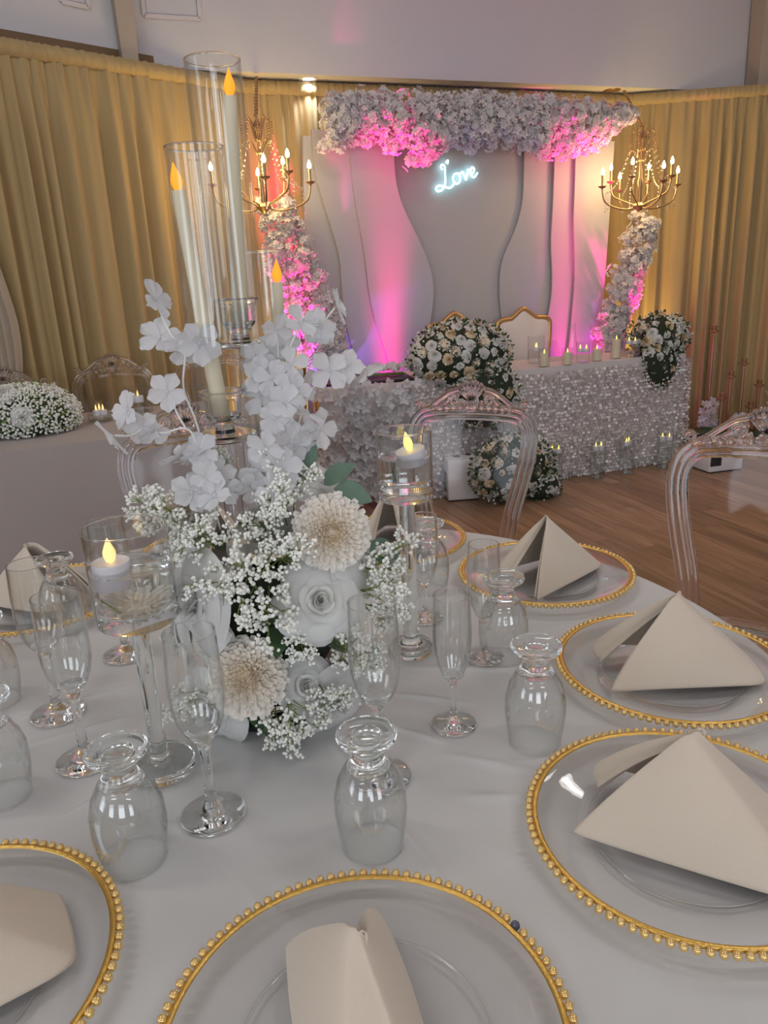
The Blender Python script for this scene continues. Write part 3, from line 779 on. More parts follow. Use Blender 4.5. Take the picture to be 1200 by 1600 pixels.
# ------------------------------------------------------------------ chandeliers
def chandelier():
    t = thing('chandelier', 'x', 'chandelier', (0, 0, 0), group='brass candle chandeliers beside the flower wall')
    MB().lathe([(0, -.03), (.012, -.022), (.03, -.005), (.045, .01), (.03, .022), (.012, .03), (.009, .12), (.016, .15), (.009, .18), (.008, .34), (.02, .37), (.03, .40), (.012, .43), (.006, .45), (0, .455)], 16).build('column', M['brass'], t)
    for i in range(8):
        a = 2 * PI * i / 8 + .2; c, s = math.cos(a), math.sin(a); big = i % 2 == 0
        rr_ = .262 if big else .19; zt = .135 if big else .175
        arm = MB().tube(smooth_path([(c * .02, s * .02, .01), (c * .07, s * .07, -.012 if big else .03), (c * rr_ * .62, s * rr_ * .62, .0 if big else .05), (c * rr_ * .92, s * rr_ * .92, .04 if big else .085), (c * rr_, s * rr_, zt - .02)], 4), .0055, 6).build('arm', M['brass'], t)
        MB().lathe([(.004, 0), (.022, .008), (.027, .016), (.02, .012), (.004, .006)], 14, (c * rr_, s * rr_, zt - .02)).build('drip_dish', M['rosegold'], arm)
        MB().lathe([(.0, 0), (.0075, 0), (.0075, .07), (0, .07)], 8, (c * rr_, s * rr_, zt - .01)).build('candle_sleeve', M['brass'], arm)
        MB().lathe([(0, 0), (.010, .008), (.0115, .018), (.007, .034), (0, .048)], 10, (c * rr_, s * rr_, zt + .058)).build('bulb', M['bulb'], arm)
    cr = MB(); rr = random.Random(3)
    for i in range(8):
        a = 2 * PI * i / 8; c, s = math.cos(a), math.sin(a)
        cr.tube(smooth_path([(c * .015, s * .015, .33), (c * .035, s * .035, .42), (c * .06, s * .06, .45), (c * .075, s * .075, .435)], 4), .003, 5)
        cr.tube(smooth_path([(c * .012, s * .012, .27), (c * .05, s * .05, .33), (c * .075, s * .075, .335), (c * .085, s * .085, .315)], 4), .003, 5)
    tag(cr.build('crown', M['brass'], t), kind='stuff')
    for i in range(8):
        a = 2 * PI * i / 8 + .2; c, s = math.cos(a), math.sin(a); st = MB()
        for k in range(13):
            f = k / 12; r_ = .085 + (.13 * f); z = .32 - .22 * f - .05 * math.sin(PI * f)
            st.ball((c * r_, s * r_, z), .0055, 6, 4)
        for k in range(6): st.ball((c * .215, s * .215, .09 - k * .02), .005 + .003 * (k == 5), 6, 4)
        tag(st.build('crystal_strand', M['glass'], t), kind='stuff')
        d = MB()
        for k in range(5): d.ball((c * .078, s * .078, .425 - k * .014), .005, 6, 4)
        tag(d.build('crystal_drop', M['rosegold'], t), kind='stuff')
    return t
ch = chandelier(); kids(ch); ch2 = copy_tree(ch)
for o, p, lab, anc in ((ch, (1.735, 5.2, 1.655), 'brass candle chandelier right of the flower wall before the gold drape', (1.80, 5.83, SOF - .02)),
                       (ch2, (-0.572, 4.42, 1.69), 'brass candle chandelier left of the flower wall behind the tall candle tubes', (-.62, 4.965, SOF - .02))):
    o.location = p; o['label'] = lab
    pl = bpy.data.lights.new('chandelier_light', 'POINT'); pl.energy = 9; pl.color = (1.0, .68, .28); pl.shadow_soft_size = .12
    po = bpy.data.objects.new('chandelier_light', pl); col.objects.link(po); po.location = Vector(p) + Vector((0, .05, .19))
    c0 = Vector((0, 0, .455)); c1 = Vector(anc) - Vector(p); n = 26; lk = MB()
    for i in range(n):
        q = c0.lerp(c1, (i + .5) / n); d = (c1 - c0).normalized(); e = (c1 - c0).length / n * .72
        sd = d.cross(Vector((0, 0, 1)) if i % 2 else Vector((1, 0, .3))).normalized()
        lk.tube([q + d * e * math.cos(x) + sd * e * .5 * math.sin(x) for x in [2 * PI * k / 10 for k in range(10)]], .0028, 4, closed=True)
    tag(lk.build('chain', M['brass'], o), kind='stuff')

# ------------------------------------------------------------------ stage uplights (small fixtures on the floor behind the tables)
def uplight(u, v, lab, beams):
    p = W(u, v); t = thing('stage_uplight', lab, 'uplight', (p.x, p.y, 0), A0)
    MB().bevbox((0, 0, .04), (.16, .12, .07), .008).build('housing', M['black'], t)
    MB().box((0, 0, .078), (.13, .09, .006)).build('lens_plate', M['white'], t)
    for (tu_, tv_, tz_, pw, colr, an) in beams:
        q = W(tu_, tv_, tz_); spot('uplight_beam', (p.x, p.y, .10), q, pw, colr, an, .9, .03)
PK = (1.0, 0.008, 0.25); VI = (0.32, 0.08, 1.0)
uplight(1.02, -.255, 'small black uplight on the floor behind the blossom side table', [(1.07, -.19, 1.5, 200, PK, 24), (1.06, -.19, 1.0, 34, VI, 50), (1.12, -.30, 2.0, 900, PK, 18)])
uplight(2.38, -.27, 'small black uplight on the floor behind the sequined table', [(2.39, -.20, 1.5, 200, PK, 24), (2.38, -.2, 1.0, 34, VI, 50), (2.36, -.32, 2.0, 900, PK, 18), (2.75, -.37, 1.08, 420, PK, 24)])
uplight(.14, -.74, 'small black uplight on the floor under the left garland', [(.42, -.26, 1.15, 800, PK, 21), (.60, -.22, .9, 80, VI, 40)])
uplight(3.30, -.46, 'small black uplight on the floor under the right garland', [(2.78, -.31, 1.08, 620, PK, 20), (2.68, -.30, .8, 80, VI, 40)])
YE = (1.0, 0.70, 0.22)
spot('drape_uplight', W(.25, -.10, .05), W(.3, .1, 1.6), 90, YE, 70, .9, .04)
spot('drape_uplight', W(3.05, -.10, .05), W(3.1, .1, 1.6), 110, YE, 64, .9, .04)
spot('drape_uplight', (-2.25, 3.05, .05), (-2.3, 3.4, 1.3), 50, YE, 80, .9, .04)

# ------------------------------------------------------------------ shared flower meshes
rose_far = [rose_mesh(.056, 30 + k, layers=5, n=5, nu=5, nv=5, opened=.35).mesh('rose', M['rose']) for k in range(3)]
cream_far = [rose_mesh(.054, 40 + k, layers=5, n=5, nu=5, nv=5, opened=.35).mesh('rose', M['creamrose']) for k in range(2)]
mum_far = [dahlia_mesh(.050, 45 + k, n=110, nu=2, nv=3).mesh('chrysanthemum', M['dahlia']) for k in range(2)]
def foliage(seed, n, c, rad, mat, ln=.024, wd=.008, up=.2):
    rr = random.Random(seed); mb = MB(); lf = leaf_mesh(ln, wd); small = MB(); 
    lf2 = MB(); lf2.grid(lambda a, s: ((a - .5) * 2 * wd * math.sin(PI * max(.02, min(.98, s))), ln * s, -ln * .2 * s * s), 3, 4)
    for i in range(n):
        d = Vector((rr.gauss(0, 1), rr.gauss(0, 1), rr.gauss(0, 1) + up)).normalized()
        p = Vector((c[0] + d.x * rad[0], c[1] + d.y * rad[1], c[2] + d.z * rad[2])) * 1.0
        if p.z < .004: continue
        q = d.to_track_quat('Y', 'Z').to_matrix().to_4x4()
        mb.merge(lf2, Matrix.Translation(p) @ q @ Euler((rr.uniform(-.7, .7), rr.uniform(-3, 3), rr.uniform(-.7, .7))).to_matrix().to_4x4() @ Matrix.Scale(rr.uniform(.6, 1.2), 4))
    return mb
def breath(seed, n, c, rad, r=.006, up=.2):
    rr = random.Random(seed); mb = MB()
    for i in range(n):
        d = Vector((rr.gauss(0, 1), rr.gauss(0, 1), rr.gauss(0, 1) + up)).normalized(); k = rr.uniform(.95, 1.12)
        p = (c[0] + d.x * rad[0] * k, c[1] + d.y * rad[1] * k, c[2] + d.z * rad[2] * k)
        if p[2] < .004: continue
        mb.ball(p, r * rr.uniform(.6, 1.2), 5, 3)
    return mb
def mound(label, loc, parts, seed, cat='flower arrangement', nm='flower_mound', flowers=60, leafn=500, brn=600, rscale=1.0, cream=.28, front=True):
    """parts: list of ellipsoids (centre, radii) in local coordinates; flowers spread over their camera-side surface"""
    t = thing(nm, label, cat, loc); t.rotation_euler = (0, 0, A0)
    rr = random.Random(seed); tot = sum(r[0] * r[2] for _, r in parts)
    core = MB(); fol = MB(); br = MB()
    for c, r in parts:
        core.ball(c, [x * .93 for x in r], 16, 10)
        f_ = r[0] * r[2] / tot
        fol.merge(foliage(rr.randint(0, 999), int(leafn * f_), c, r, None)); br.merge(breath(rr.randint(0, 999), int(brn * f_), c, r))
        k = int(flowers * f_); placed = []
        tries = 0
        while len(placed) < k and tries < 4000:
            tries += 1
            d = Vector((rr.gauss(0, 1), rr.gauss(0, 1) - .5, rr.gauss(0, 1) + .25)).normalized()
            if d.y > .35: continue
            p = Vector((c[0] + d.x * r[0], c[1] + d.y * r[1], c[2] + d.z * r[2]))
            if p.z < .03: continue
            if any((p - q).length < .064 * rscale for q in placed): continue
            placed.append(p)
            x = rr.random(); me = rr.choice(cream_far if x < cream * .5 else (mum_far if x < cream else rose_far))
            n = Vector((d.x / r[0], d.y / r[1], d.z / r[2])).normalized()
            put('rose' if me.name.startswith('rose') else 'chrysanthemum', me, t, aim(p - n * .03, n + Vector((rr.gauss(0, .2), rr.gauss(0, .2), rr.gauss(0, .2))), rr.uniform(0, 6), rr.uniform(.72, 1.05) * rscale))
    core.build('foam_core', M['dark'], t) if len(parts) == 1 else tag(core.build('foam_core', M['dark'], t), kind='stuff')
    tag(fol.build('foliage', M['darkgreen'], t), kind='stuff'); tag(br.build('filler_blooms', M['bloom'], t), kind='stuff')
    return t

# ------------------------------------------------------------------ sweetheart table with sequin cloth
TT = 0.72
st_ = thing('sweetheart_table', 'long head table under a sparkling white sequin cloth', 'table', W(1.95, -.56)); st_.rotation_euler = (0, 0, A0)
HX, HY = 1.0, .225
MB().bevbox((0, 0, TT - .02), (2 * HX - .04, 2 * HY - .04, .03), .005).build('table_top', M['white'], st_)
for sx in (-.9, .9):
    for sy in (-.16, .16): MB().tube([(sx, sy, 0), (sx, sy, TT - .035)], .014, 8).build('leg', M['metal'], st_)
def rrect(a, hx, hy, r):
    """point and outward normal on a rounded rectangle, a in 0..1"""
    segs = [2 * hx - 2 * r, PI * r / 2, 2 * hy - 2 * r, PI * r / 2] * 2; tot = sum(segs); s = a * tot
    pos = [Vector((-hx + r, -hy)), Vector((hx - r, -hy + r)), Vector((hx, -hy + r)), Vector((hx - r, hy - r)), Vector((hx - r, hy)), Vector((-hx + r, hy - r)), Vector((-hx, hy - r)), Vector((-hx + r, -hy + r))]
    dirs = [Vector((1, 0)), None, Vector((0, 1)), None, Vector((-1, 0)), None, Vector((0, -1)), None]
    k = 0
    while k < 7 and s > segs[k]: s -= segs[k]; k += 1
    if dirs[k]: p = pos[k] + dirs[k] * s; n = Vector((dirs[k].y, -dirs[k].x))
    else:
        a0 = {1: -PI / 2, 3: 0, 5: PI / 2, 7: PI}[k]; an = a0 + s / r; n = Vector((math.cos(an), math.sin(an))); p = pos[k] + n * r
    return p, n
def cloth_box(hx, hy, h, r, flare, wav, nper, seed, rows=14, N=260, crease=()):
    mb = MB(); rr = random.Random(seed); ph = [rr.uniform(0, 6) for _ in range(4)]
    for j in range(rows):
        s = j / (rows - 1); z = h * (1 - s) + .004
        for i in range(N):
            p, n = rrect(i / N, hx, hy, r)
            o = flare * s + wav * s * (math.sin(i / N * nper * 6.283 + ph[0]) + .5 * math.sin(i / N * nper * 2.3 * 6.283 + ph[1]))
            for (a, d) in crease:
                o += d * math.exp(-((i / N - a) * 300) ** 2)
            q = p + n * o; mb.v.append((q.x, q.y, z if j < rows - 1 else .006))
    for j in range(rows - 1):
        for i in range(N): mb.f.append((j * N + i, (j + 1) * N + i, (j + 1) * N + (i + 1) % N, j * N + (i + 1) % N))
    mb.f.append(tuple(range(N)))
    return mb
cb = cloth_box(HX, HY, TT, .03, .03, .008, 26, 4); cb.build('tablecloth', M['sequincloth'], st_, angle=60)
rr = random.Random(9); sq = MB(); sp = 0.021; nrow = int((TT - .02) / sp); ncol = int(2 * HX / sp)
disc = [(math.cos(k * PI / 3), math.sin(k * PI / 3)) for k in range(6)]
def seq_disc(c, n, r):
    q = Vector(n).to_track_quat('Z', 'Y'); ce = Vector(c)
    sq.add([ce + q @ Vector((x * r, y * r, 0)) for x, y in disc], [(0, 1, 2, 3, 4, 5)])
for j in range(nrow):
    for i in range(ncol + 1):
        s = 1 - (j + .5) * sp / TT
        seq_disc((-HX + (i + .5 * (j % 2)) * sp + rr.uniform(-.003, .003), -HY - .012 - .03 * s - .009, .012 + j * sp + rr.uniform(-.003, .003)), (rr.gauss(0, .33), -1, rr.gauss(0.15, .33)), .0105)
    for sx in (-1, 1):
        for i in range(int(2 * HY / sp)):
            s = 1 - (j + .5) * sp / TT
            seq_disc((sx * (HX + .015 + .03 * s), -HY + i * sp, .012 + j * sp), (sx, rr.gauss(0, .33), rr.gauss(.15, .33)), .0105)
tag(sq.build('sequins', M['sequin'], st_, smooth=False), kind='stuff')

# cascade of roses on the head table and on the floor before it
mound('big mound of white and peach roses on the left end of the sequined table', W(1.27, -.74, .0), [((0.02, 0, .84), (.33, .20, .20)), ((.12, -.13, .60), (.22, .10, .20))], 21, flowers=150, leafn=900, brn=420)
mound('low mound of white roses on the floor before the sequined table, beside a white box', W(1.42, -1.10, 0), [((0.02, 0, .20), (.27, .13, .20)), ((.22, .0, .07), (.12, .1, .10))], 22, flowers=80, leafn=700, brn=260)
mound('white orchid and rose mound spilling over the right end of the sequined table', W(2.80, -.66, 0), [((0, 0, .83), (.22, .17, .16)), ((-.08, -.12, .66), (.15, .06, .16))], 23, flowers=85, leafn=500, brn=300)

# candles and glasses on the head table
def jar_candle(label, loc, r, h, wax_h, wax_r=None, flames=1, water=0.0, mats=('wax', 'yellowflame'), group=None, name='glass_candle', cat='candle'):
    t = thing(name, label, cat, loc, rnd.uniform(0, 6), group)
    MB().lathe([(0, .0), (r, .0), (r, h), (r - .002, h), (r - .002, .005), (0, .005)], 24).build('glass_sleeve', M['thin'], t)
    if water: MB().lathe([(0, .006), (r - .003, .006), (r - .003, water), (0, water)], 20).build('water', M['thin'], t)
    z0 = water if water else .006
    wr = wax_r or r - .008
    ks = [(0, 0)] if flames == 1 else [(wr * 1.05 * math.cos(2 * PI * k / flames + .4), wr * 1.05 * math.sin(2 * PI * k / flames + .4)) for k in range(flames)]
    for (x, y) in ks:
        b = MB().lathe([(0, z0 - .004), (wr * .92, z0 - .004), (wr, z0 + wax_h * .5), (wr * .95, z0 + wax_h), (0, z0 + wax_h - .003)], 16, (x, y, 0)).build('candle', M[mats[0]], t)
        MB().lathe([(0, 0), (.0045, .005), (.005, .011), (.003, .02), (0, .029)], 8, (x, y, z0 + wax_h - .002)).build('flame', M[mats[1]], b)
    return t
GT = 'glass candles on the sequined table'
for (x, y, r, h, wh, lab) in [(1.042, 4.747, .036, .115, .075, 'ivory pillar candle in glass nearest the left rose mound on the sequined table'),
                              (1.196, 4.786, .036, .105, .07, 'ivory pillar candle in glass second along the sequined table front'),
                              (1.415, 4.907, .036, .11, .07, 'short ivory pillar candle in glass at the middle of the sequined table'),
                              (1.565, 4.992, .036, .165, .115, 'tallest ivory pillar candle in glass on the sequined table')]:
    jar_candle(lab, (x, y, TT + .006), r, h, wh, group=GT)
for (x, y, r, h, w, n, lab) in [(1.312, 4.85, .042, .13, .07, 2, 'clear water glass with two floating flames amid the pillar candles'),
                                (1.68, 5.03, .055, .16, .085, 2, 'wide glass with floating candles before the right flower mound on the sequined table'),
                                (1.03, 4.93, .055, .17, .085, 2, 'wide glass with floating candles behind the left rose mound')]:
    jar_candle(lab, (x, y, TT + .006), r, h, .018, .018, n, w, ('whitewax', 'yellowflame'), group=GT)
t = thing('glass_vase', 'empty tall clear glass vase at the back of the sequined table', 'vase', (1.285, 5.03, TT + .006))
MB().lathe([(0, 0), (.035, 0), (.030, .12), (.02, .2), (.022, .235), (.02, .235), (.018, .2), (.028, .12), (.03, .006), (0, .006)], 20).build('body', M['thin'], t)
t = thing('menu_stand', 'small slanted clear card stand beside the tall vase on the sequined table', 'stand', (1.16, 4.97, TT + .006), A0)
MB().add([(-.06, 0, 0), (.06, 0, 0), (.045, .05, .13), (-.02, .05, .13), (-.06, .006, 0), (.06, .006, 0), (.045, .056, .13), (-.02, .056, .13)], [(0, 1, 2, 3), (7, 6, 5, 4), (0, 4, 5, 1), (1, 5, 6, 2), (2, 6, 7, 3), (3, 7, 4, 0)]).build('card', M['thinpoly'], t, smooth=False)
GF = 'floating candle jars on the floor'
for (x, y, lab) in [(1.105, 4.66, 'floor jar with floating candle and its modelled reflection nearest the rose mound'), (1.39, 4.70, 'floor jar with floating candle and its modelled reflection second from the left before the sequins'),
                    (1.605, 4.79, 'floor jar with floating candle and its modelled reflection third from the left before the sequins'), (1.885, 4.87, 'floor jar with floating candle and its modelled reflection nearest the right end of the sequins')]:
    jar_candle(lab, (x, y, 0.001), .047, .26, .022, .02, 2, .19, ('whitewax', 'yellowflame'), group=GF, name='floor_candle_jar')  # the second lit candle in each jar models the flame's reflection

# white battery uplight boxes on the floor
def box_light(label, loc, rz, dims, screen):
    t = thing('uplight_box', label, 'uplight', loc, rz)
    MB().bevbox((0, 0, dims[2] / 2 + .008), dims, .008).build('housing', M['white'], t)
    MB().bevbox((0, 0, .006), (dims[0] * .94, dims[1] * .94, .012), .003).build('foot', M['black'], t)
    MB().bevbox((*screen[0],), screen[1], .003).build('control_panel', M['black'], t)
    MB().lathe([(0, 0), (.022, 0), (.022, .004), (0, .004)], 16, (-.02, 0, dims[2] + .008)).build('top_port', M['black'], t)
    MB().lathe([(0, 0), (.018, 0), (.018, .004), (0, .004)], 16, (.055, 0.03, dims[2] + .008)).build('top_port', M['black'], t)
box_light('upright white uplight box on the floor before the left rose mound', (.475, 4.43, 0), R(5), (.19, .20, .245), ((-.097, 0, .11), (.006, .09, .12)))
box_light('low white uplight box with black panel on the floor right of the sequined table', (2.19, 4.81, 0), R(14), (.25, .24, .15), ((-.08, -.122, .09), (.08, .006, .085)))

# throne chairs behind the head table
def throne(label, u, v):
    t = thing('throne_chair', label, 'chair', W(u, v), A0, 'cream thrones behind the sequined table')
    half = [(.15, .46), (.165, .60), (.19, .80), (.205, .93), (.19, .975), (.15, .985), (.10, .99), (.06, 1.015), (.025, 1.04), (0, 1.05)]
    path = smooth_path([(x, .05 + (z - .46) * .1, z) for x, z in half] + [(-x, .05 + (z - .46) * .1, z) for x, z in half[-2::-1]], 4)
    MB().tube(path, .017, 8).build('back_frame', M['goldpaint'], t)
    c = Vector((0, .08, .74)); pad = MB(); pp = [Vector((p.x * .94, p.y - .012, c.z + (p.z - c.z) * .95)) for p in path]
    n = len(pp); pad.v += [tuple(p) for p in pp] + [tuple(Vector((p.x * .8, p.y - .03, c.z + (p.z - c.z) * .85))) for p in pp] + [tuple(c + Vector((0, -.045, 0)))]
    pad.f += [(i, i + 1, n + i + 1, n + i) for i in range(n - 1)] + [(n + i, n + i + 1, 2 * n) for i in range(n - 1)] + [(n - 1, 0, n, 2 * n - 1), (2 * n - 1, n, 2 * n)]
    pad.build('back_pad', M['upholstery'], t)
    MB().bevbox((0, -.17, .43), (.44, .42, .09), .02).build('seat', M['upholstery'], t)
    for sx in (-1, 1):
        MB().tube(smooth_path([(sx * .18, -.34, .39), (sx * .205, -.36, .25), (sx * .17, -.35, .08), (sx * .19, -.37, 0.005)], 4), .018, 8).build('leg', M['goldpaint'], t)
        MB().tube(smooth_path([(sx * .16, .04, .46), (sx * .17, .05, .2), (sx * .18, .07, 0.005)], 4), .016, 8).build('leg', M['goldpaint'], t)
throne('cream upholstered throne with gold frame behind the pillar candles', 2.02, -.33)
throne('cream upholstered throne with gold frame mostly hidden behind the left rose mound', 1.50, -.33)

# ------------------------------------------------------------------ side table with a blossom front
ct = thing('side_table', 'low side table with black glass top and gold frame', 'table', (-.10, 4.50, 0)); ct.rotation_euler = (0, 0, R(9))
ctx, cty = .29, .17
MB().bevbox((0, 0, .735), (2 * ctx, 2 * cty, .014), .003).build('glass_top', M['black'], ct)
for sx in (-1, 1):
    for sy in (-1, 1): MB().tube([(sx * (ctx - .02), sy * (cty - .02), 0.003), (sx * (ctx - .02), sy * (cty - .02), .728)], .012, 8).build('leg', M['goldpaint'], ct)
MB().tube([(-ctx + .02, -cty + .02, .71), (ctx - .02, -cty + .02, .71), (ctx - .02, cty - .02, .71), (-ctx + .02, cty - .02, .71)], .01, 6, closed=True).build('rail', M['goldpaint'], ct)
orch = [blossom_mesh(.042, 5, 300 + k, nu=4, nv=4, cup=.35).mesh('orchid', M['petal']) for k in range(4)]
bp = thing('blossom_curtain', 'curtain of white orchids hanging down the front of the side table', 'flower garland', ct.location, R(9))
rr = random.Random(31)
fm = MB().bevbox((0, -cty - .05, .40), (2 * ctx - .04, .03, .66), .004); fm.build('mesh_panel', M['blossom'], bp)
for i in range(230):
    x = rr.uniform(-ctx, ctx); z = .06 + .70 * ((i * .61803) % 1)
    put('orchid', rr.choice(orch), bp, aim((x, -cty - .085 - rr.uniform(0, .05), z), (rr.gauss(0, .5), -1, rr.gauss(.1, .5)), rr.uniform(0, 6), rr.uniform(.75, 1.15)))
tr = thing('orchid_runner', 'row of white orchids lying along the top of the side table', 'flower garland', ct.location, R(9))
MB().tube([(-ctx + .12, 0, .752), (ctx - .03, 0, .752)], .008, 6).build('vine', M['stem'], tr)
for i in range(26):
    x = -ctx + .12 + (2 * ctx - .14) * i / 25
    put('orchid', rr.choice(orch), tr, aim((x, rr.uniform(-.06, .06), .775 + rr.uniform(0, .035)), (rr.gauss(0, .5), -.7, 1), rr.uniform(0, 6), rr.uniform(.7, 1.0)))

# ------------------------------------------------------------------ gold candlesticks and white flowers by the right drape
GS = 'gold candlesticks by the right drape'
for (x, y, h, lab) in [(2.50, 5.45, .36, 'short gold candlestick nearest the sequined table'), (2.60, 5.55, .50, 'gold candlestick second from the sequined table by the right drape'),
                       (2.72, 5.62, .58, 'tallest gold candlestick in the cluster by the right drape'), (2.74, 5.50, .28, 'lowest gold candlestick amid the white flowers'), (2.84, 5.60, .42, 'gold candlestick farthest right by the drape'),
                       (2.52, 5.72, .82, 'very tall gold candlestick behind the right flower mound')]:
    t = thing('candlestick', lab, 'candlestick', (x, y, 0), 0, GS)
    MB().lathe([(0, 0), (.05, 0), (.05, .008), (.012, .02), (.0, .02)], 16).build('base', M['rosegold'], t)
    MB().lathe([(0, .018), (.012, .018), (.010, .05), (.012, h * .5), (.010, h - .03), (0, h - .03)], 10).build('stem', M['rosegold'], t)
    MB().lathe([(0, h - .03), (.012, h - .03), (.035, h - .022), (.036, h - .012), (.014, h - .010), (.018, h), (.020, h + .022), (.013, h + .022), (.012, h + .002), (0, h + .002)], 14).build('cup', M['rosegold'], t)
for (x, y, h, lab, sd) in [(2.86, 5.42, .38, 'upright spray of white flowers right of the gold candlesticks', 1), (2.58, 5.36, .20, 'low cluster of white flowers at the foot of the gold candlesticks', 2), (2.46, 5.56, .30, 'spray of white flowers left of the gold candlesticks', 3)]:
    t = thing('flower_spray', lab, 'flowers', (x, y, 0)); rr = random.Random(sd)
    MB().ball((0, 0, .06), (.12, .1, .06), 12, 8).build('moss_base', M['darkgreen'], t)
    for k in range(34):
        z = .08 + (h - .05) * rr.random(); w = .10 * (1 - .6 * z / h)
        put('blossom', rr.choice(orch), t, aim((rr.uniform(-w, w), rr.uniform(-w, w) - .02, z), (rr.gauss(0, .6), -1, rr.gauss(.3, .5)), rr.uniform(0, 6), rr.uniform(.55, .95)))
    MB().tube([(0, 0, .05), (0, 0, h)], .004, 5).build('stem', M['stem'], t)

# ------------------------------------------------------------------ ghost chairs
def yb(z): return -.19 - .10 * max(0, (z - .46) / .5) ** 1.15
def ghost_chair():
    t = thing('ghost_chair', 'x', 'chair', (0, 0, 0), group='clear ghost chairs')
    half = [(.128, .455), (.130, .50), (.142, .58), (.165, .67), (.182, .75), (.188, .81), (.178, .855), (.150, .883), (.10, .892), (.05, .894), (0, .895)]
    path = smooth_path([(x, yb(z), z) for x, z in half] + [(-x, yb(z), z) for x, z in half[-2::-1]], 5)
    prof = []
    for k in range(13):                                   # ridged front
        w = -1 + 2 * k / 12; prof.append((.34 + .20 * abs(math.cos(w * 1.5 * PI)), w))
    for k in range(7):
        w = 1 - 2 * k / 6; prof.append((-.36 - .08 * math.cos(w * PI / 2), w * .96))
    MB().tube(path, .026, len(prof), prof=prof, upv=(0, 1, .2)).build('back_frame', M['poly'], t, angle=50)
    pn = MB(); inner = [p for p in path]; n = len(inner) // 2
    for a in range(n + 1):
        l, r_ = inner[a], inner[len(inner) - 1 - a]
        for k in range(9):
            q = l.lerp(r_, k / 8); pn.v.append((q.x * .93, q.y - .018 * math.sin(PI * k / 8), q.z))
    for a in range(n):
        for k in range(8): w = a * 9 + k; pn.f.append((w, w + 1, w + 10, w + 9))
    pn.build('back_panel', M['thinpoly'], t)
    cr = MB()
    def y2(z): return yb(z) + .012
    for s in (-1, 1):
        spi = [(s * (.168 + .014 * math.cos(a) * (1 - a / 11)), 0, .915 + .014 * math.sin(a) * (1 - a / 11)) for a in [k * .55 for k in range(17)]]
        cr.tube([(x, y2(z), z) for x, _, z in spi[::-1]], [.0065 - .0002 * k for k in range(17)][::-1], 7)
        cr.tube(smooth_path([(s * x, y2(z), z) for x, z in [(.165, .900), (.135, .912), (.105, .935), (.075, .956), (.045, .966), (.0, .975)]], 5), .0085, 8)
        cr.tube(smooth_path([(s * x, y2(z) + .004, z) for x, z in [(.14, .902), (.115, .910), (.085, .925), (.065, .945), (.04, .95)]], 5), .007, 8)
        for k in range(5):
            x = .035 + .022 * k; z = .918 - .004 * k
            cr.ball((s * x, y2(z) + .006, z), (.008, .010, .018 - .0015 * k), 8, 6)
        spi2 = [(s * (.058 + .018 * math.cos(a) * (1 - a / 12)), .935 + .018 * math.sin(a) * (1 - a / 12)) for a in [k * .6 for k in range(17)]]
        cr.tube([(x, y2(z) + .006, z) for x, z in spi2], .0055, 7)
    for k in range(7):
        a = (k - 3) * .38; x = .034 * math.sin(a); z = .952 + .028 * math.cos(a)
        cr.tube([(0 + x * .15, y2(.94) + .008, .93), (x * .7, y2(z) + .008, .93 + (z - .93) * .6), (x * 1.15, y2(z), z + .004)], [.004, .007, .009], 8)
        cr.ball((x * 1.2, y2(z), z + .006), .0095, 8, 6)
    cr.ball((0, y2(.92) + .006, .915), (.026, .010, .020), 10, 8)
    tag(cr.build('carved_crest', M['poly'], t), kind='stuff')
    sb = MB(); N = 40
    def seat_out(a):
        x, y = math.cos(a), math.sin(a); k = (abs(x) ** 3.2 + abs(y) ** 3.2) ** (-1 / 3.2); x *= k; y *= k
        return x * (.205 + .02 * y), .02 + y * .205
    for zz, sc in ((.435, .97), (.44, 1.0), (.462, 1.0), (.468, .97), (.458, .6)):
        for k in range(N): x, y = seat_out(2 * PI * k / N); sb.v.append((x * sc, .02 + (y - .02) * sc, zz))
    for j in range(4):
        for k in range(N): sb.f.append((j * N + k, j * N + (k + 1) % N, (j + 1) * N + (k + 1) % N, (j + 1) * N + k))
    sb.f.append(tuple(range(N - 1, -1, -1))); sb.f.append(tuple(range(4 * N, 5 * N)))
    sb.build('seat', M['poly'], t, angle=40)
    for s in (-1, 1):
        MB().tube(smooth_path([(s * .175, .19, .435), (s * .182, .20, .36), (s * .165, .195, .15), (s * .172, .205, .002)], 4), [.020, .021, .020, .018, .017, .016, .015, .014, .013, .012, .012, .012, .013], 10).build('leg', M['poly'], t)
        MB().tube(smooth_path([(s * .135, -.17, .435), (s * .145, -.185, .32), (s * .155, -.215, .14), (s * .165, -.27, .002)], 4), [.020, .020, .019, .018, .017, .016, .015, .014, .013, .012, .012, .012, .013], 10).build('leg', M['poly'], t)
    MB().tube(smooth_path([(-.16, -.15, .45), (-.08, -.19, .47), (.08, -.19, .47), (.16, -.15, .45)], 5), .014, 8).build('back_rail', M['poly'], t)
    return t
gc = ghost_chair(); kids(gc)
def face(o, crest, f, label, group=None):
    """place a chair so its crest stands over the point crest, looking along f"""
    f = Vector((*f, 0)).normalized(); rz = math.atan2(f.y, f.x) - PI / 2
    off = Matrix.Rotation(rz, 3, 'Z') @ Vector((0, yb(.95), 0))
    o.location = (crest[0] - off.x, crest[1] - off.y, 0.001); o.rotation_euler = (0, 0, rz); o['label'] = label
    if group: o['group'] = group
GC = 'clear ghost chairs around the round table'
face(gc, (.30, 2.40), (-.38, -1.0), 'clear carved ghost chair across the round table, before the roses', GC)
c2 = copy_tree(gc); face(c2, (.915, 1.74), (-.52, -.85), 'clear carved ghost chair at the right edge of the photo', GC)
c3 = copy_tree(gc); face(c3, (-.585, 2.26), (.30, -1.0), 'clear carved ghost chair behind the flower centrepiece, before the left table', GC)
GL = 'clear ghost chairs behind the left table'
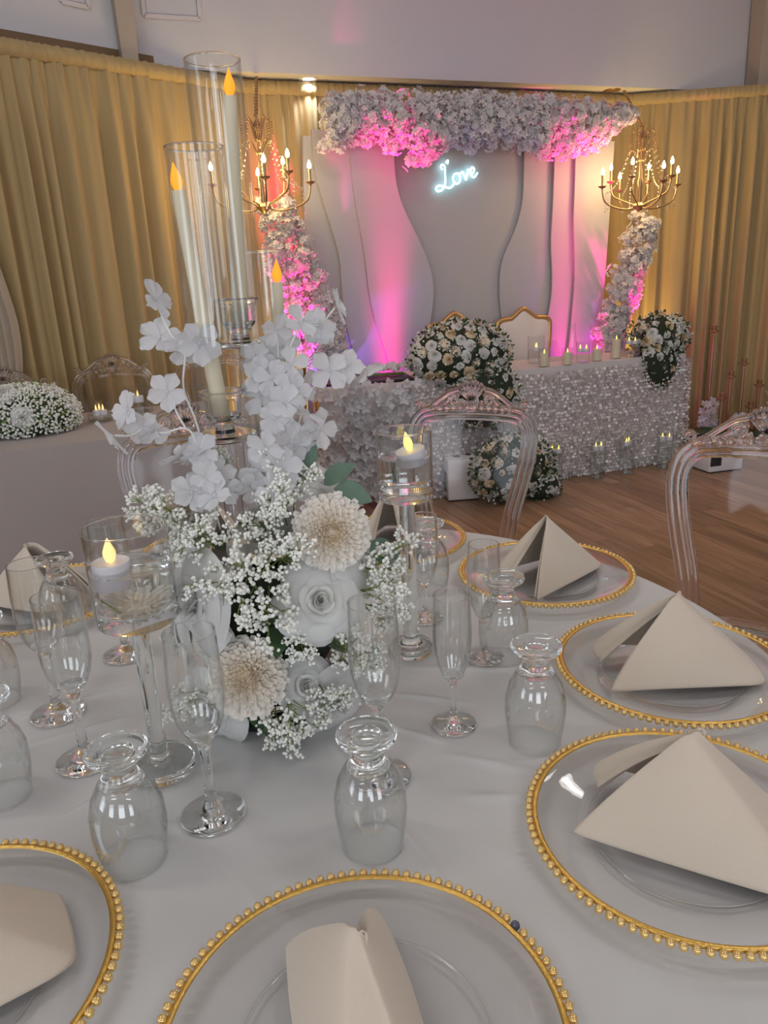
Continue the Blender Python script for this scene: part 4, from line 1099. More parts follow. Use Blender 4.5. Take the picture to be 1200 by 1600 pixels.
f_ = (.337, -.94)
for (x, y, lab) in [(-1.40, 4.05, 'clear ghost chair behind the left table, right of the baby\'s breath dome'), (-1.75, 3.58, 'clear ghost chair behind the left table at the left edge'), (-.94, 4.36, 'clear ghost chair behind the left table, partly behind the candle tubes')]:
    o = copy_tree(gc); face(o, (x, y), f_, lab, GL)

# ------------------------------------------------------------------ left guest table
lt = thing('guest_table', 'long guest table at left under a plain cloth with shade in its colour', 'table', Vector((-1.27, 2.87, 0)) + U * .08 + V * .38); lt.rotation_euler = (0, 0, A0)
MB().bevbox((0, 0, .735), (1.86, .72, .02), .004).build('table_top', M['white'], lt)
for sx in (-.8, .8):
    for sy in (-.28, .28): MB().tube([(sx, sy, 0), (sx, sy, .725)], .015, 8).build('leg', M['metal'], lt)
cloth_box(.95, .38, .75, .02, .05, .010, 9, 8, rows=10, N=300, crease=((.11, .004), (.215, .004), (.05, .003))).build('tablecloth', M['cloth2'], lt, angle=60)
dm = thing('flower_dome', 'low dome of baby\'s breath with white roses on the left table', 'flower arrangement', (-1.505, 3.20, .757))
MB().ball((0, 0, .06), (.19, .17, .10), 20, 12).build('foam_core', M['darkgreen'], dm)
bb = MB(); rr = random.Random(77)
for i in range(3800):
    d = Vector((rr.gauss(0, 1), rr.gauss(0, 1), rr.gauss(.2, 1))).normalized(); k = rr.uniform(.98, 1.10)
    p = Vector((d.x * .215 * k, d.y * .19 * k, .065 + d.z * .125 * k))
    if p.z > .003: bb.ball(p, rr.uniform(.004, .0065), 5, 3)
tag(bb.build('baby_breath_blooms', M['bloom'], dm), kind='stuff')
tag(foliage(78, 420, (0, 0, .065), (.20, .18, .115), None, ln=.035, wd=.004).build('green_stems', M['stem'], dm), kind='stuff')
for (d, s) in [((-.1, -.6, 1), 1.2), ((.35, -1, .18), 1.05), ((-.62, -.9, .35), 1.2), ((.5, .3, .8), 1.0), ((-.9, .2, .3), 1.0)]:
    d = Vector(d).normalized(); put('rose', rose_far[0], dm, aim((d.x * .20, d.y * .175, .065 + d.z * .11), d, 0, s))
jar_candle('low wide glass with three floating flames on the left table beside the flower dome', (-1.245, 3.36, .757), .055, .09, .02, .016, 3, .03, ('whitewax', 'paleflame'), name='table_candle_glass', group='candle glasses on the left table')
jar_candle('round glass with one flame on the left table behind the white blossoms', (-1.13, 3.56, .757), .06, .12, .025, .025, 1, .05, ('whitewax', 'paleflame'), name='table_candle_glass', group='candle glasses on the left table')
for (x, y, lab) in [(-1.46, 3.62, 'empty glass tumbler on the left table behind the flower dome'), (-.86, 3.60, 'empty glass tumbler on the left table behind the left candle tube')]:
    t = thing('glass_tumbler', lab, 'glass', (x, y, .757)); MB().lathe([(0, 0), (.03, 0), (.034, .11), (.032, .11), (.028, .006), (0, .006)], 20).build('tumbler', M['thin'], t)

# ------------------------------------------------------------------ round table
TC = Vector((-0.186, 0.99)); TZ = 0.75; TR = 0.768
tb = thing('round_table', 'round dining table under a white floor-length cloth in the foreground', 'table', (TC.x, TC.y, 0))
MB().lathe([(0, TZ - .03), (TR - .02, TZ - .03), (TR - .012, TZ - .02), (TR - .02, TZ - .008), (0, TZ - .008)], 64).build('table_top', M['white'], tb)
MB().lathe([(0, .01), (.3, .01), (.3, .03), (.05, .06), (.045, TZ - .05), (.2, TZ - .032), (0, TZ - .032)], 24).build('pedestal', M['metal'], tb)
creases = [((.105, -.145), (.268, -.465), .0022, .0045), ((-.233, -.293), (-.104, -.162), .0018, .005), ((-.305, -.11), (-.191, -.053), .0016, .005), ((.177, -.021), (.298, -.063), .0018, .006), ((.263, -.255), (.33, -.262), .0016, .006), ((.181, -.108), (.25, -.15), .0014, .005),
           ((.252, -.177), (.385, -.231), .0015, .006), ((-.342, -.04), (-.226, .028), .0015, .006), ((.03, -.38), (.177, -.508), .0010, .008), ((.33, .12), (.6, .2), .0012, .006), ((.2, .05), (.42, .02), .0012, .007), ((-.55, .0), (-.33, -.2), .0014, .006), ((-.45, -.25), (-.28, -.12), .0012, .006)]
def cl_z(x, y):
    z = 0.0006 * np.sin(x * 31 + 2 * np.sin(y * 17)) + 0.0006 * np.sin(y * 27 + 1.5 * np.sin(x * 21))
    for (a, b, h, w) in creases:
        ax, ay = a; bx, by = b; dx, dy = bx - ax, by - ay; L2 = dx * dx + dy * dy
        t_ = np.clip(((x - ax) * dx + (y - ay) * dy) / L2, 0, 1); d = np.hypot(x - ax - t_ * dx, y - ay - t_ * dy)
        z = z + 1.8 * h * np.exp(-(d / w) ** 2) * (0.35 + .65 * np.sin(PI * t_))
    return z
cl = MB(); NA = 576; rad = [.003] + [TR * (k / 200) for k in range(1, 198)]
aa = 2 * PI * np.arange(NA) / NA
for r in rad:
    x, y = r * np.cos(aa), r * np.sin(aa); z = TZ + cl_z(x, y)
    cl.v.extend(zip(x.tolist(), y.tolist(), z.tolist()))
rows_ = [(-.004, -.0006), (-.001, -.004), (.002, -.012), (.004, -.03)] + [(None, s) for s in (.08, .16, .26, .4, .55, .75, 1.0)]
for o, s in rows_:
    for i in range(NA):
        a = 2 * PI * i / NA
        if o is not None: r = TR + o; z = TZ + s
        else:
            k = s; r = TR + .004 + .10 * k * (0.5 + .5 * math.sin(a * 16 + .6 * math.sin(a * 5))) * (1 if k > .05 else 0) + .03 * k; z = TZ - .03 - (TZ - .036) * s
        cl.v.append((r * math.cos(a), r * math.sin(a), z))
nr = len(rad) + len(rows_)
for j in range(nr - 1):
    for i in range(NA): cl.f.append((j * NA + i, (j + 1) * NA + i, (j + 1) * NA + (i + 1) % NA, j * NA + (i + 1) % NA))
cl.f.append(tuple(range(NA)))
cl.build('tablecloth', M['cloth'], tb)
T0 = TZ + 0.0015                                         # things stand on the cloth

# ------------------------------------------------------------------ place settings
dish_me = MB().lathe([(0, .0015), (.085, .0015), (.099, .003), (.108, .0085), (.150, .0155), (.158, .0175), (.1605, .0195), (.158, .0205), (.150, .0188), (.108, .0115), (.099, .0058), (.085, .0044), (0, .0044)], 96).mesh('dish', M['plate'])
well_me = MB().tube([(.0995 * math.cos(2 * PI * k / 72), .0995 * math.sin(2 * PI * k / 72), .0062) for k in range(72)], .0012, 6, closed=True).mesh('well_ring', M['glass'])
band_me = MB().lathe([(.1545, .0195), (.1555, .0212), (.1580, .0216), (.1600, .0208), (.1605, .0178), (.158, .0174), (.1545, .0195)], 120).mesh('gold_band', M['gold'])
bead_me = MB().ball((0, 0, 0), (.0044, .0044, .0044), 10, 7).mesh('bead', M['bead'])
dbead_me = MB().ball((0, 0, 0), (.0046, .0046, .0046), 8, 6).mesh('bead', M['darkbead'])
allb = MB()
for k in range(96): allb.ball((.1640 * math.cos(2 * PI * k / 96), .1640 * math.sin(2 * PI * k / 96), .0188), (.0044, .0044, .0044), 7, 5)
beads_me = allb.mesh('bead_rim', M['bead'])
def napkin_mesh(seed=0, inner=False):
    rr = random.Random(seed); sc = .93 if inner else 1.0
    base = [Vector(p) for p in [(.105, .066, .006), (.03, .070, .011), (-.06, .064, .010), (-.112, .052, .006), (-.122, .03, .006), (-.122, -.03, .006), (-.112, -.048, .006), (-.05, -.060, .008), (.03, -.060, .016), (.088, -.052, .022), (.108, -.040, .024), (.108, -.024, .016), (.096, -.016, .008)]]
    if inner: base = [Vector((p.x * .95 - .002, p.y * .86, p.z)) for p in base]; base[0].x += .004; base[-1].x += .012
    bp = smooth_path(base, 6); n = len(bp); ap = Vector((.0, .002, .128 * (.97 if inner else 1))); nt = 14
    mb = MB()
    for j in range(nt):
        t_ = j / (nt - 1) * .985
        for i, p in enumerate(bp):
            f = i / (n - 1); apx = ap + Vector((.010 * math.cos(f * PI) + .0, .007 * math.cos(f * PI), -.012 * (abs(f - .5) * 2) ** 2 * .5))
            q = p.lerp(apx, t_); c = Vector((q.x, q.y, 0)); 
            if c.length > 1e-5: c.normalize()
            bul = .010 * math.sin(PI * t_) * (.5 + .5 * math.sin(f * 9 + seed)); q = q + c * bul
            mb.v.append(tuple(q))
    for j in range(nt - 1):
        for i in range(n - 1): mb.f.append((j * n + i, j * n + i + 1, (j + 1) * n + i + 1, (j + 1) * n + i))
    return mb
nap_me = [napkin_mesh(k).mesh('outer_fold', M['napkin']) for k in range(3)]
napi_me = [napkin_mesh(k, True).mesh('inner_fold', M['napkin']) for k in range(3)]
def setting(cx, cy, plab, nlab, beads, seed, dark=None, ns=(1, 1, 1), turn=0.0):
    rz = math.atan2(TC.y - cy, TC.x - cx)
    t = thing('charger_plate', plab, 'plate', (cx, cy, T0), rz, 'gold beaded glass charger plates')
    put('dish', dish_me, t); put('well_ring', well_me, t); put('gold_band', band_me, t)
    if beads:
        for k in range(96):
            a = 2 * PI * k / 96 + .01; put('bead', dbead_me if k == dark else bead_me, t, Matrix.Translation((.1640 * math.cos(a), .1640 * math.sin(a), .0188)))
    else: tag(put('bead_rim', beads_me, t), kind='stuff')
    o = thing('napkin', nlab, 'napkin', (cx, cy, T0 + .0046), rz + turn + random.Random(seed).uniform(-.06, .06), 'cream folded napkins on the plates'); o.scale = ns
    for nm, me, th in (('outer_fold', nap_me[seed % 3], .0042), ('inner_fold', napi_me[seed % 3], .0035)):
        q = put(nm, me, o); md = q.modifiers.new('Solidify', 'SOLIDIFY'); md.thickness = th; md.offset = -1
        md = q.modifiers.new('Subdivision', 'SUBSURF'); md.levels = 1; md.render_levels = 1
setting(.303, .652, 'gold beaded glass charger nearest the camera on the right side', 'cream tent-folded napkin on the nearest right charger', True, 0)
setting(.411, .981, 'gold beaded glass charger midway along the right side of the table', 'cream tent-folded napkin on the middle right charger, below the right chair', True, 1)
setting(.306, 1.352, 'gold beaded glass charger at the far right below the centre ghost chair', 'cream tent-folded napkin on the far right charger', True, 2)
setting(.012, 1.581, 'gold beaded glass charger at the far side behind the right candle holder', 'cream napkin half hidden between the flowers and the right candle holder', False, 0)
setting(-.035, .438, 'gold beaded glass charger at the bottom centre of the photo', 'cream napkin at the bottom centre, cut by the lower edge', True, 1, dark=77, ns=(1, .78, .95))
setting(-.419, .505, 'gold beaded glass charger at the bottom left corner', 'cream napkin at the bottom left corner', True, 2, turn=2.5)
setting(-.785, .99, 'gold beaded glass charger at the left edge beside the goblets', 'cream napkin at the left edge on the cut-off charger', False, 0)
setting(-.372, 1.56, 'gold beaded glass charger behind the flower centrepiece', 'cream napkin hidden behind the flower centrepiece', False, 1)
setting(-.668, 1.342, 'glass charger at the far left under a cream napkin', 'cream tent-folded napkin at the far left behind the flutes', False, 2)

# ------------------------------------------------------------------ glasses
def shell(outer, th=.0011):
    """thin wall from an outer profile running base to rim"""
    inn = [(max(r - th, 0), z) for r, z in outer]
    return outer + [(outer[-1][0] - th / 2, outer[-1][1] + (.0005 if outer[-1][1] > .05 else -.0003))] + inn[::-1]
goblet_bowl = MB().lathe([(.0150, .1030), (.0205, .1015), (.0255, .0965), (.0330, .083), (.0378, .066), (.0390, .048), (.0378, .030), (.0350, .012), (.0335, .0008)] + [(.0329, .0003), (.0323, .0008), (.0338, .012), (.0366, .030), (.0378, .048), (.0366, .066), (.0318, .0825), (.0243, .095), (.0150, .1005)], 56, d=.0006).mesh('bowl', M['bowl'])
goblet_rim = MB().tube([(.0329 * math.cos(2 * PI * k / 56), .0329 * math.sin(2 * PI * k / 56), .0009) for k in range(56)], .0009, 6, closed=True).mesh('rim', M['glass'])
goblet_foot = MB().lathe([(0, .1000), (.0150, .1005), (.0235, .0985), (.0190, .1060), (.0160, .111), (.0155, .117), (.0175, .122), (.0245, .1265), (.0300, .130), (.0318, .1335), (.0312, .137), (.0290, .138), (.0235, .1355), (.0165, .1345), (.0135, .1368), (.0, .1375)], 48).mesh('foot', M['greenglass'])
def flute_meshes(foot, bowl, rim):
    return (MB().lathe(shell(bowl), 48, d=.0006).mesh('bowl', M['bowl']), MB().lathe(foot, 40).mesh('foot_and_stem', M['glass']),
            MB().tube([((rim[0]) * math.cos(2 * PI * k / 48), (rim[0]) * math.sin(2 * PI * k / 48), rim[1]) for k in range(48)], .0007, 6, closed=True).mesh('rim', M['glass']))
FT = flute_meshes([(0, .0005), (.030, .0005), (.0365, .0012), (.0372, .0028), (.0355, .0042), (.024, .0075), (.013, .012), (.0085, .017), (.0068, .025), (.0056, .045), (.0055, .07), (.0062, .088), (.009, .099), (.0145, .106), (.0180, .1105), (.0150, .1125), (.0080, .1090), (0, .1075)],
                  [(.0165, .1085), (.0215, .116), (.0270, .130), (.0300, .148), (.0307, .165), (.0300, .190), (.0288, .212), (.0278, .2315)], (.0273, .2318))
FS = flute_meshes([(0, .0005), (.025, .0005), (.0300, .0012), (.0307, .0024), (.0290, .0036), (.014, .0062), (.0070, .010), (.0045, .016), (.0038, .030), (.0038, .055), (.0052, .064), (.0095, .0695), (.0130, .0745), (.0105, .0755), (.0060, .0730), (0, .0715)],
                  [(.0120, .0730), (.0150, .078), (.0200, .092), (.0238, .110), (.0256, .128), (.0258, .142), (.0248, .165), (.0236, .1895)], (.0231, .1897))
GBM = (goblet_bowl, goblet_foot, goblet_rim)
flute_tall = FT; flute_short = FS; goblet_me = GBM
def glass(name, mes, x, y, label, group, cat):
    t = thing(name, label, cat, (x, y, T0), rnd.uniform(0, 6), group)
    for me in mes: put(me.name.split('.')[0], me, t)
    return t
GG = 'upturned water goblets'
for (x, y, lab) in [(-.029, .665, 'upturned goblet at the front centre above the bottom plate'), (.180, .835, 'upturned goblet on the right in front of the other right goblet'), (.176, 1.055, 'upturned goblet on the right before the far right napkin'),
                    (-.283, .659, 'upturned goblet at the front left above the bottom left plate'), (-.478, .774, 'upturned goblet cut by the left edge below the flutes'), (-.590, .995, 'upturned goblet at the left edge above the cut-off one'),
                    (-.578, 1.235, 'upturned goblet before the far left napkin'), (.080, 1.330, 'upturned goblet behind the small flute beside the right candle holder')]:
    glass('water_goblet', goblet_me, x, y, lab, GG, 'goblet')
GFL = 'champagne flutes'
for (x, y, me, lab) in [(-.212, .721, flute_tall, 'tall flute at the front left before the peach dahlia'), (-.400, .837, flute_tall, 'tall flute left of the left candle holder, the nearer of two'), (-.482, .952, flute_tall, 'tall flute at far left, behind another tall flute'),
                        (-.019, .775, flute_tall, 'tall flute behind the front centre goblet, before the flowers'), (.080, .877, flute_short, 'small flute standing alone right of the centre'), (.146, 1.055, flute_short, 'small flute before the far right charger'),
                        (.064, 1.204, flute_short, 'small flute right of the right candle holder'), (-.437, 1.124, flute_tall, 'tall flute behind the left candle holder')]:
    glass('champagne_flute', me, x, y, lab, GFL, 'flute')

# ------------------------------------------------------------------ stemmed floating-candle holders
def holder(label, x, y, h, ch_, r, br, sr, water, base_th):
    t = thing('candle_holder', label, 'candle holder', (x, y, T0), 0, 'stemmed glass candle holders')
    zc = h - ch_
    MB().lathe([(0, .0005), (br * .96, .0005), (br, .003), (br, .011), (br * .95, .0145), (br * .6, .0152), (sr * 1.5, .0165), (sr * 1.1, .021), (sr, .030), (sr, zc - .010), (sr * 1.2, zc - .0005), (0, zc - .0005)], 44).build('foot_and_stem', M['greenglass'], t)
    MB().lathe([(0, zc + .0002), (r * .95, zc + .0002), (r - .0002, zc + .004), (r - .0002, zc + base_th - .001), (r - .003, zc + base_th - .004), (0, zc + base_th - .0045)], 56).build('cylinder_base', M['greenglass'], t)
    MB().lathe([(r, zc + .003), (r, h - .0008), (r - .0008, h), (r - .0016, h - .0008), (r - .0016, zc + base_th)], 64, d=.0006).build('cylinder', M['bowl'], t)
    MB().tube([((r - .0008) * math.cos(2 * PI * k / 64), (r - .0008) * math.sin(2 * PI * k / 64), h) for k in range(64)], .0011, 6, closed=True).build('rim', M['glass'], t)
    MB().lathe([(0, zc + base_th - .0035), (r - .0070, zc + base_th - .0035), (r - .0019, zc + base_th + .001), (r - .0019, zc + water), (r - .0035, zc + water - .0008), (0, zc + water - .0008)], 56).build('water', M['water'], t)
    return zc + water
zw1 = holder('stemmed glass holder with a floating candle and a sunken flower, left of the centrepiece', -.295, .812, .322, .115, .0475, .042, .0105, .068, .022)
zw2 = holder('taller stemmed glass holder with a tilted floating candle, right of the centrepiece', .034, 1.089, .361, .104, .0415, .034, .0125, .066, .018)
def floater(label, loc, r, h, tilt, fm, wm, fl=1.0):
    t = thing('floating_candle', label, 'candle', loc, 0, 'floating candles'); t.rotation_euler = tilt
    MB().lathe([(0, -h * .6), (r * .86, -h * .6), (r * .93, -h * .5), (r, h * .30), (r * .97, h * .4), (r * .85, h * .36), (0, h * .30)], 32).build('wax', M[wm], t)
    MB().lathe([(0, 0), (.0045 * fl, .003), (.0066 * fl, .010), (.0064 * fl, .015), (.0040 * fl, .022), (.0015 * fl, .028), (0, .031)], 16, (0, 0, h * .30)).build('flame', M[fm], t)
floater('white floating candle with a pale flame in the left stemmed holder', (-.295 - .019, .812 - .006, T0 + zw1 - .003), .0215, .030, (.0, 0, 0), 'paleflame', 'whitewax', 1.1)
floater('white floating candle tilted in the water of the right stemmed holder', (.034 + .010, 1.089 - .004, T0 + zw2 + .001), .0225, .022, (.10, -.22, 0), 'yellowflame', 'whitewax', 1.0)
sf = thing('sunken_flower', 'cream flower sunk in the water of the left stemmed holder', 'flower', (-.291, .806, T0 + zw1 - .044))
put('petals', dahlia_mesh(.034, 88, n=90, nu=2, nv=3).mesh('petals', M['dahlia']), sf, aim((0, 0, 0), (.15, -.35, 1), 0, 1.0) @ Matrix.Diagonal((1, 1, .45, 1)))
MB().tube([(-.030, -.01, .012), (-.018, -.02, .006), (-.01, -.022, .0)], .0012, 5).build('stem', M['stem'], sf)

# ------------------------------------------------------------------ crystal candelabra with three tubes
cb_ = thing('candelabra', 'tall crystal candelabra with three glass tubes rising from the flowers', 'candelabra', (-.178, 1.0, T0))
MB().lathe([(0, .010), (.09, .010), (.092, .014), (.09, .020), (.02, .028), (0, .028)], 40).build('base', M['greenglass'], cb_)
MB().lathe([(0, .0003), (.118, .0003), (.12, .003), (.12, .008), (.117, .0095), (0, .0095)], 48).build('black_plinth', M['black'], cb_)
CS = [(-.197, .95, 1.145, 1.481), (-.180, 1.030, 1.253, 1.587), (-.150, 1.103, 1.040, 1.370)]
for i, (x, y, zt, ztop) in enumerate(CS):
    lx, ly = x + .178, y - 1.0; z0 = zt - T0; z1 = ztop - T0; r = .0338
    bx, by = lx * .75, ly * .75
    stm = MB().tube([(bx, by, .026), (bx, by, .20), (lx, ly, .23), (lx, ly, z0 - .004)], [.0125, .0125, .0125, .0125], 14).build('stem', M['bowl'], cb_)
    for zz in (.205, .232): MB().lathe([(0, zz), (.0155, zz), (.0165, zz + .008), (.0155, zz + .017), (0, zz + .017)], 18, (lx, ly, 0)).build('tape_collar', M['ribbon'], stm)
    MB().lathe([(0, z0 - .004), (.037, z0 - .004), (.039, z0 - .002), (.039, z0 + .002), (.036, z0 + .004), (0, z0 + .004)], 40, (lx, ly, 0)).build('tray', M['greenglass'], cb_)
    MB().lathe([(0, z0 + .004), (.013, z0 + .004), (.011, z0 + .012), (.016, z0 + .018), (.022, z0 + .026), (.0235, z0 + .045), (.0255, z0 + .051), (.029, z0 + .055), (.0292, z0 + .058), (.0245, z0 + .057), (.0215, z0 + .048), (.0205, z0 + .028), (.014, z0 + .021), (0, z0 + .020)], 36, (lx, ly, 0)).build('candle_cup', M['glass'], cb_)
    tb_ = MB().lathe([(r, z0 + .0045), (r, z1 - .0005), (r - .0009, z1), (r - .0018, z1 - .0005), (r - .0018, z0 + .0045), (r, z0 + .0045)], 64, (lx, ly, 0)).build('glass_tube', M['thin'], cb_)
    MB().tube([(lx + (r - .0009) * math.cos(2 * PI * k / 64), ly + (r - .0009) * math.sin(2 * PI * k / 64), z1 - .0006) for k in range(64)], .0011, 6, closed=True).build('tube_rim', M['glass'], tb_)
TAPERS = [((-.199, .951), (-.2195, .945), 1.166, 1.435, 'ivory taper candle in the left glass tube, leaning left'), ((-.178, 1.030), (-.1625, 1.026), 1.274, 1.546, 'ivory taper candle in the tallest glass tube'), ((-.148, 1.103), (-.1335, 1.10), 1.061, 1.328, 'ivory taper candle in the shortest glass tube behind the others')]
for (b0, b1, z0, z1, lab) in TAPERS:
    t = thing('taper_candle', lab, 'candle', (b0[0], b0[1], z0), 0, 'ivory LED taper candles')
    e = Vector((b1[0] - b0[0], b1[1] - b0[1], z1 - z0)); n = 8
    MB().tube([e * (k / n) for k in range(n + 1)], [.0108 - .0028 * (k / n) for k in range(n + 1)], 20).build('wax', M['wax'], t)
    f = MB(); pts = [e + e.normalized() * d for d in (0, .003, .008, .013, .019, .025, .030)]
    f.tube(pts, [.0035, .0052, .0070, .0066, .0046, .0022, .0004], 14).build('flame', M['flame'], t)

# ------------------------------------------------------------------ flower centrepiece around the candelabra
fc = thing('flower_centrepiece', 'centrepiece of white roses, cream dahlias, blossoms and baby\'s breath around the candelabra', 'flower arrangement', (-.170, .965, T0 + .01))
FO = Vector((-.170, .965, T0 + .01))
def fput(name, me, p, n, roll=0.0, sc=1.0): return put(name, me, fc, aim(Vector(p) - FO, n, roll, sc))
fo = MB()
fo.grid(lambda a, s: ((.085 * math.sin(PI * (.06 + .88 * s)) + .012) * math.cos(2 * PI * a), (.085 * math.sin(PI * (.06 + .88 * s)) + .012) * math.sin(2 * PI * a), .01 + .19 * s), 28, 12, True)
fo.build('foam_core', M['dark'], fc)
CAMP = Vector((0, 0, 1.335))
def tocam(p, up=0.0, side=0.0):
    d = (CAMP - Vector(p)).normalized(); return d + Vector((side, 0, up))
d1 = dahlia_mesh(.048, 1, n=330); d2 = dahlia_mesh(.050, 2, n=330)
fput('dahlia', d1.mesh('dahlia', M['dahlia']), (-.067, .885, 1.030), tocam((-.065, .86, 1.047), -.05, .1))
fput('dahlia', d2.mesh('dahlia', M['dahlia']), (-.180, .835, .862), tocam((-.18, .81, .875), .10, -.15), 1.0)
fput('dahlia', dahlia_mesh(.034, 3, n=220).mesh('dahlia', M['dahlia']), (-.262, .945, 1.055), (-.6, -.55, .5))
big = rose_mesh(.052, 5, layers=7, n=5, nu=9, nv=8); bigm = big.mesh('rose', M['rose'])
midm = rose_mesh(.047, 6, layers=6, n=5, nu=8, nv=7).mesh('rose', M['rose'])
fput('rose', bigm, (-.088, .872, .945), tocam((-.086, .84, .966), .0, .12), .4, .95)
fput('rose', midm, (-.118, .868, .828), tocam((-.115, .84, .84), -.1, .35), 1.0, .75)
fput('rose', bigm, (-.226, .872, .957), (-.85, -.75, .12), 2.0, 1.12)
fput('rose', midm, (-.222, .872, .892), (-.55, -.9, .05), 1.4, .7)
fput('rose', midm, (-.045, .945, .975), (1.0, -.12, .25), .2, 1.1)
fput('rose', bigm, (-.080, .895, .795), (.55, -.8, -.15), 1.2, .85)
fput('rose', midm, (-.232, .880, .800), (-.5, -.8, -.1), 2.2, 1.0)
fput('rose', midm, (-.272, .940, .875), (-1, -.35, .0), .9, 1.05)
fput('rose', bigm, (-.105, .965, 1.075), (.45, -.25, .8), .6, .85)
fput('rose', midm, (-.262, 1.005, .985), (-1, .3, .3), .1, 1.0)
fput('rose', midm, (-.075, 1.035, .96), (.9, .6, .3), .1, 1.0)
fput('rose', midm, (-.170, 1.075, .97), (0, 1, .4), .1, 1.0)
fput('rose', midm, (-.250, 1.045, .87), (-.8, .7, .1), .1, 1.0)
fput('rose', midm, (-.085, 1.040, .85), (.8, .7, .0), .1, 1.0)
lfm = leaf_mesh(.055, .017).mesh('leaf', M['leaf']); lfd = leaf_mesh(.06, .016).mesh('leaf', M['darkgreen'])
def leafput(me, p, d, up, sc=1.0):
    y = Vector(d).normalized(); z = Vector(up); z = (z - y * z.dot(y)).normalized(); x = y.cross(z)
    m4 = Matrix((x, y, z)).transposed().to_4x4(); m4.translation = Vector(p) - FO
    put('leaf', me, fc, m4 @ Matrix.Scale(sc, 4))
leafput(lfm, (-.062, .915, 1.078), (.85, -.05, -.25), (0, -.7, .7), .95)
leafput(lfm, (-.022, .935, .997), (.75, -.1, -.55), (.4, -.8, .5), 1.0)
leafput(lfm, (-.075, .925, 1.080), (.75, .1, .55), (-.3, -.6, .7), .9)
leafput(lfm, (-.10, .93, 1.10), (.3, .1, .9), (0, -1, .2), .8)
leafput(lfd, (-.185, .862, .825), (.35, -.5, -.6), (.2, -.7, .5), 1.0)
rr = random.Random(12)
for i in range(44):
    a = rr.uniform(0, 2 * PI); z = rr.uniform(.78, 1.04); n = Vector((math.cos(a), math.sin(a), rr.uniform(-.4, .5)))
    c = Vector((-.170, .965, z)) + Vector((math.cos(a), math.sin(a), 0)) * (.085 * math.sin(PI * min(.95, max(.1, (z - .74) / .36))) + .01)
    leafput(lfd if rr.random() < .6 else lfm, c, n + Vector((rr.gauss(0, .4), rr.gauss(0, .4), rr.gauss(0, .4))), Vector((rr.gauss(0, .3), rr.gauss(0, .3), 1)), rr.uniform(.6, .95))
SPR = [sprig_meshes(k) for k in range(5)]
SPM = [(s_.mesh('sprig', M['stem']), b_.mesh('blooms', M['bloom'])) for s_, b_ in SPR]
def sprig(p, n, sc=1.0, roll=None):
    a, b = rnd.choice(SPM); o = put('sprig', a, fc, aim(Vector(p) - FO, n, rnd.uniform(0, 6) if roll is None else roll, sc))
    tag(o, kind='stuff'); tag(put('blooms', b, o), kind='stuff')
for (p, n, s) in [((-.245, .93, 1.045), (-1, -.35, .35), 1.0), ((-.225, .90, 1.03), (-.6, -.8, .5), 1.0), ((-.21, .89, 1.02), (-.2, -.9, .5), .95), 
                  ((-.165, .89, .985), (-.05, -1, .25), 1.15), ((-.15, .875, .955), (.1, -1, -.1), 1.1),  ((-.13, .88, 1.0), (.1, -1, .4), 1.0),
                  ((-.125, .905, 1.045), (0, -.8, .8), 1.0), ((-.115, .93, 1.06), (.15, -.5, .9), .95), ((-.15, .91, 1.02), (0, -.9, .7), .9), 
                  ((-.115, .875, .90), (.15, -1, -.1), .8), ((-.075, .89, .88), (.6, -.9, .05), .95), ((-.06, .90, .86), (.8, -.7, 0), .95), 
                  ((-.14, .865, .83), (.35, -1, -.45), 1.0), ((-.155, .87, .80), (.15, -1, -.45), .9), ((-.10, .88, .83), (.5, -1, -.3), .9), ((-.05, .90, .945), (1, -.5, .15), 1.05),
                  ((-.045, .91, .925), (1, -.4, -.2), 1.05), ((-.05, .92, .96), (1, -.2, .35), 1.1),  
                   ((-.24, .885, .83), (-.6, -.9, -.2), .9),  ((-.26, .96, 1.03), (-1, 0, .4), .95),
                  ((-.22, 1.0, 1.06), (-.3, .3, 1), .9),  ((-.19, .87, .98), (-.2, -1, .3), .95)]:
    sprig(p, n, s)
HY_ = [(-0.259, 0.93, 1.316), (-0.259, 0.93, 1.272), (-0.25, 0.9, 1.211), (-0.227, 0.92, 1.262), (-0.21, 0.92, 1.263), (-0.3, 0.9, 1.192), (-0.286, 0.9, 1.172), (-0.273, 0.9, 1.164), (-0.316, 0.88, 1.166), (-0.126, 0.98, 1.272), (-0.093, 0.98, 1.278), (-0.07, 0.99, 1.272), (-0.074, 1.0, 1.264), (-0.048, 1.0, 1.296), (-0.12, 1.0, 1.25), (-0.108, 0.96, 1.229), (-0.06, 0.96, 1.22), (-0.04, 0.97, 1.221), (-0.013, 0.98, 1.216), (-0.152, 0.975, 1.238), (-0.148, 0.955, 1.217), (-0.132, 0.95, 1.215), (-0.116, 0.93, 1.186), (-0.105, 0.95, 1.197), (-0.089, 0.93, 1.173), (-0.077, 0.94, 1.15), (-0.094, 0.93, 1.136), (-0.128, 0.92, 1.168), (-0.111, 0.92, 1.139), (-0.148, 0.955, 1.192), (-0.14, 0.9, 1.137), (-0.123, 0.9, 1.112), (-0.155, 0.92, 1.105), (-0.231, 0.9, 1.126), (-0.246, 0.9, 1.131), (-0.22, 0.905, 1.137), (-0.213, 0.88, 1.11), (-0.231, 0.88, 1.091), (-0.202, 0.87, 1.088), (-0.206, 0.915, 1.105), (-0.165, 0.915, 1.085), (-0.099, 0.98, 1.202), (-0.142, 0.99, 1.24), (-0.142, 0.99, 1.169), (-0.14, 1.0, 1.142), (-0.127, 1.0, 1.2), (-0.195, 0.9, 1.085), (-0.131, 0.88, 1.086)]
hb = [blossom_mesh(.026, 5 if k % 3 else 4, 500 + k, nu=7, nv=7, cup=.22, wdf=.43).mesh('blossom', M['petal']) for k in range(6)]
rr = random.Random(4)
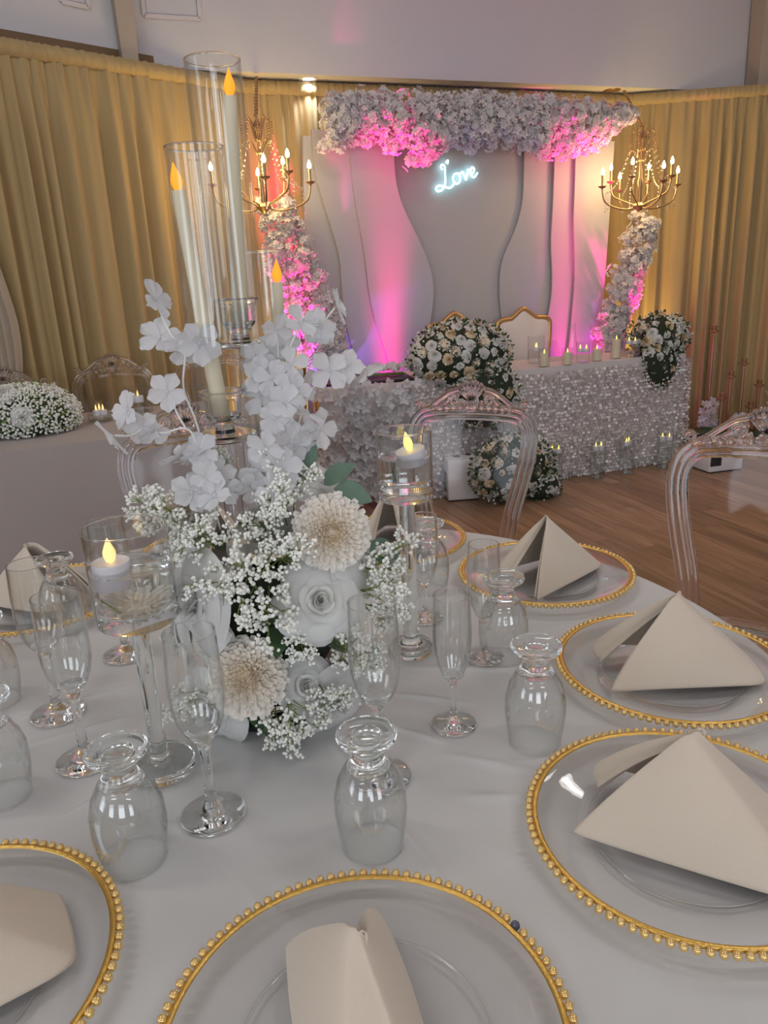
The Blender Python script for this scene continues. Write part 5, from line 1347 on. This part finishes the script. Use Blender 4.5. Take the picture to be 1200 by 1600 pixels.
TILT = {0: (.9, -.3, .4), 8: (-.8, -.4, -.5), 13: (.9, .1, .2), 18: (.5, .2, -.9), 5: (-.6, -.7, .3), 7: (.3, -.6, -.6), 2: (0, -1, .1), 16: (.1, -1, .1), 26: (.5, -.8, -.5), 33: (-.3, .2, .9), 34: (-.6, .2, .8)}
for i, p in enumerate(HY_):
    n = Vector(TILT[i]) if i in TILT else tocam(p) + Vector((rr.gauss(0, .55), rr.gauss(0, .2), rr.gauss(.1, .5)))
    o = fput('blossom', rr.choice(hb), p, n, rr.uniform(0, 6), rr.uniform(.85, 1.1))
# thin white stems that carry the blossoms
def twig(pts):
    MB().tube([Vector(p) - FO for p in smooth_path(pts, 5)], .0013, 6).build('stem', M['whitetaper'], fc)
twig([(-.215, .93, 1.05), (-.225, .925, 1.16), (-.238, .93, 1.21), (-.228, .92, 1.258), (-.245, .93, 1.275), (-.258, .932, 1.312)])
twig([(-.228, .92, 1.258), (-.245, .928, 1.265), (-.258, .932, 1.27)])
twig([(-.215, .92, 1.05), (-.225, .91, 1.14), (-.235, .905, 1.165), (-.262, .90, 1.162), (-.285, .902, 1.17), (-.30, .902, 1.19)])
twig([(-.235, .905, 1.165), (-.243, .903, 1.185), (-.249, .902, 1.208)]); twig([(-.285, .902, 1.17), (-.298, .895, 1.162), (-.314, .882, 1.165)])
twig([(-.145, .95, 1.05), (-.125, .965, 1.16), (-.115, .975, 1.23), (-.095, .98, 1.272), (-.07, .99, 1.275), (-.05, 1.0, 1.294)])
twig([(-.125, .95, 1.05), (-.105, .96, 1.15), (-.085, .965, 1.195), (-.06, .965, 1.217), (-.035, .972, 1.222), (-.014, .982, 1.218)])
twig([(-.14, .94, 1.04), (-.12, .935, 1.1), (-.1, .94, 1.14), (-.08, .942, 1.15)]); twig([(-.14, .955, 1.05), (-.14, .965, 1.14), (-.128, .985, 1.2), (-.126, .99, 1.265)])
twig([(-.21, .915, 1.03), (-.215, .90, 1.09), (-.232, .90, 1.123)])
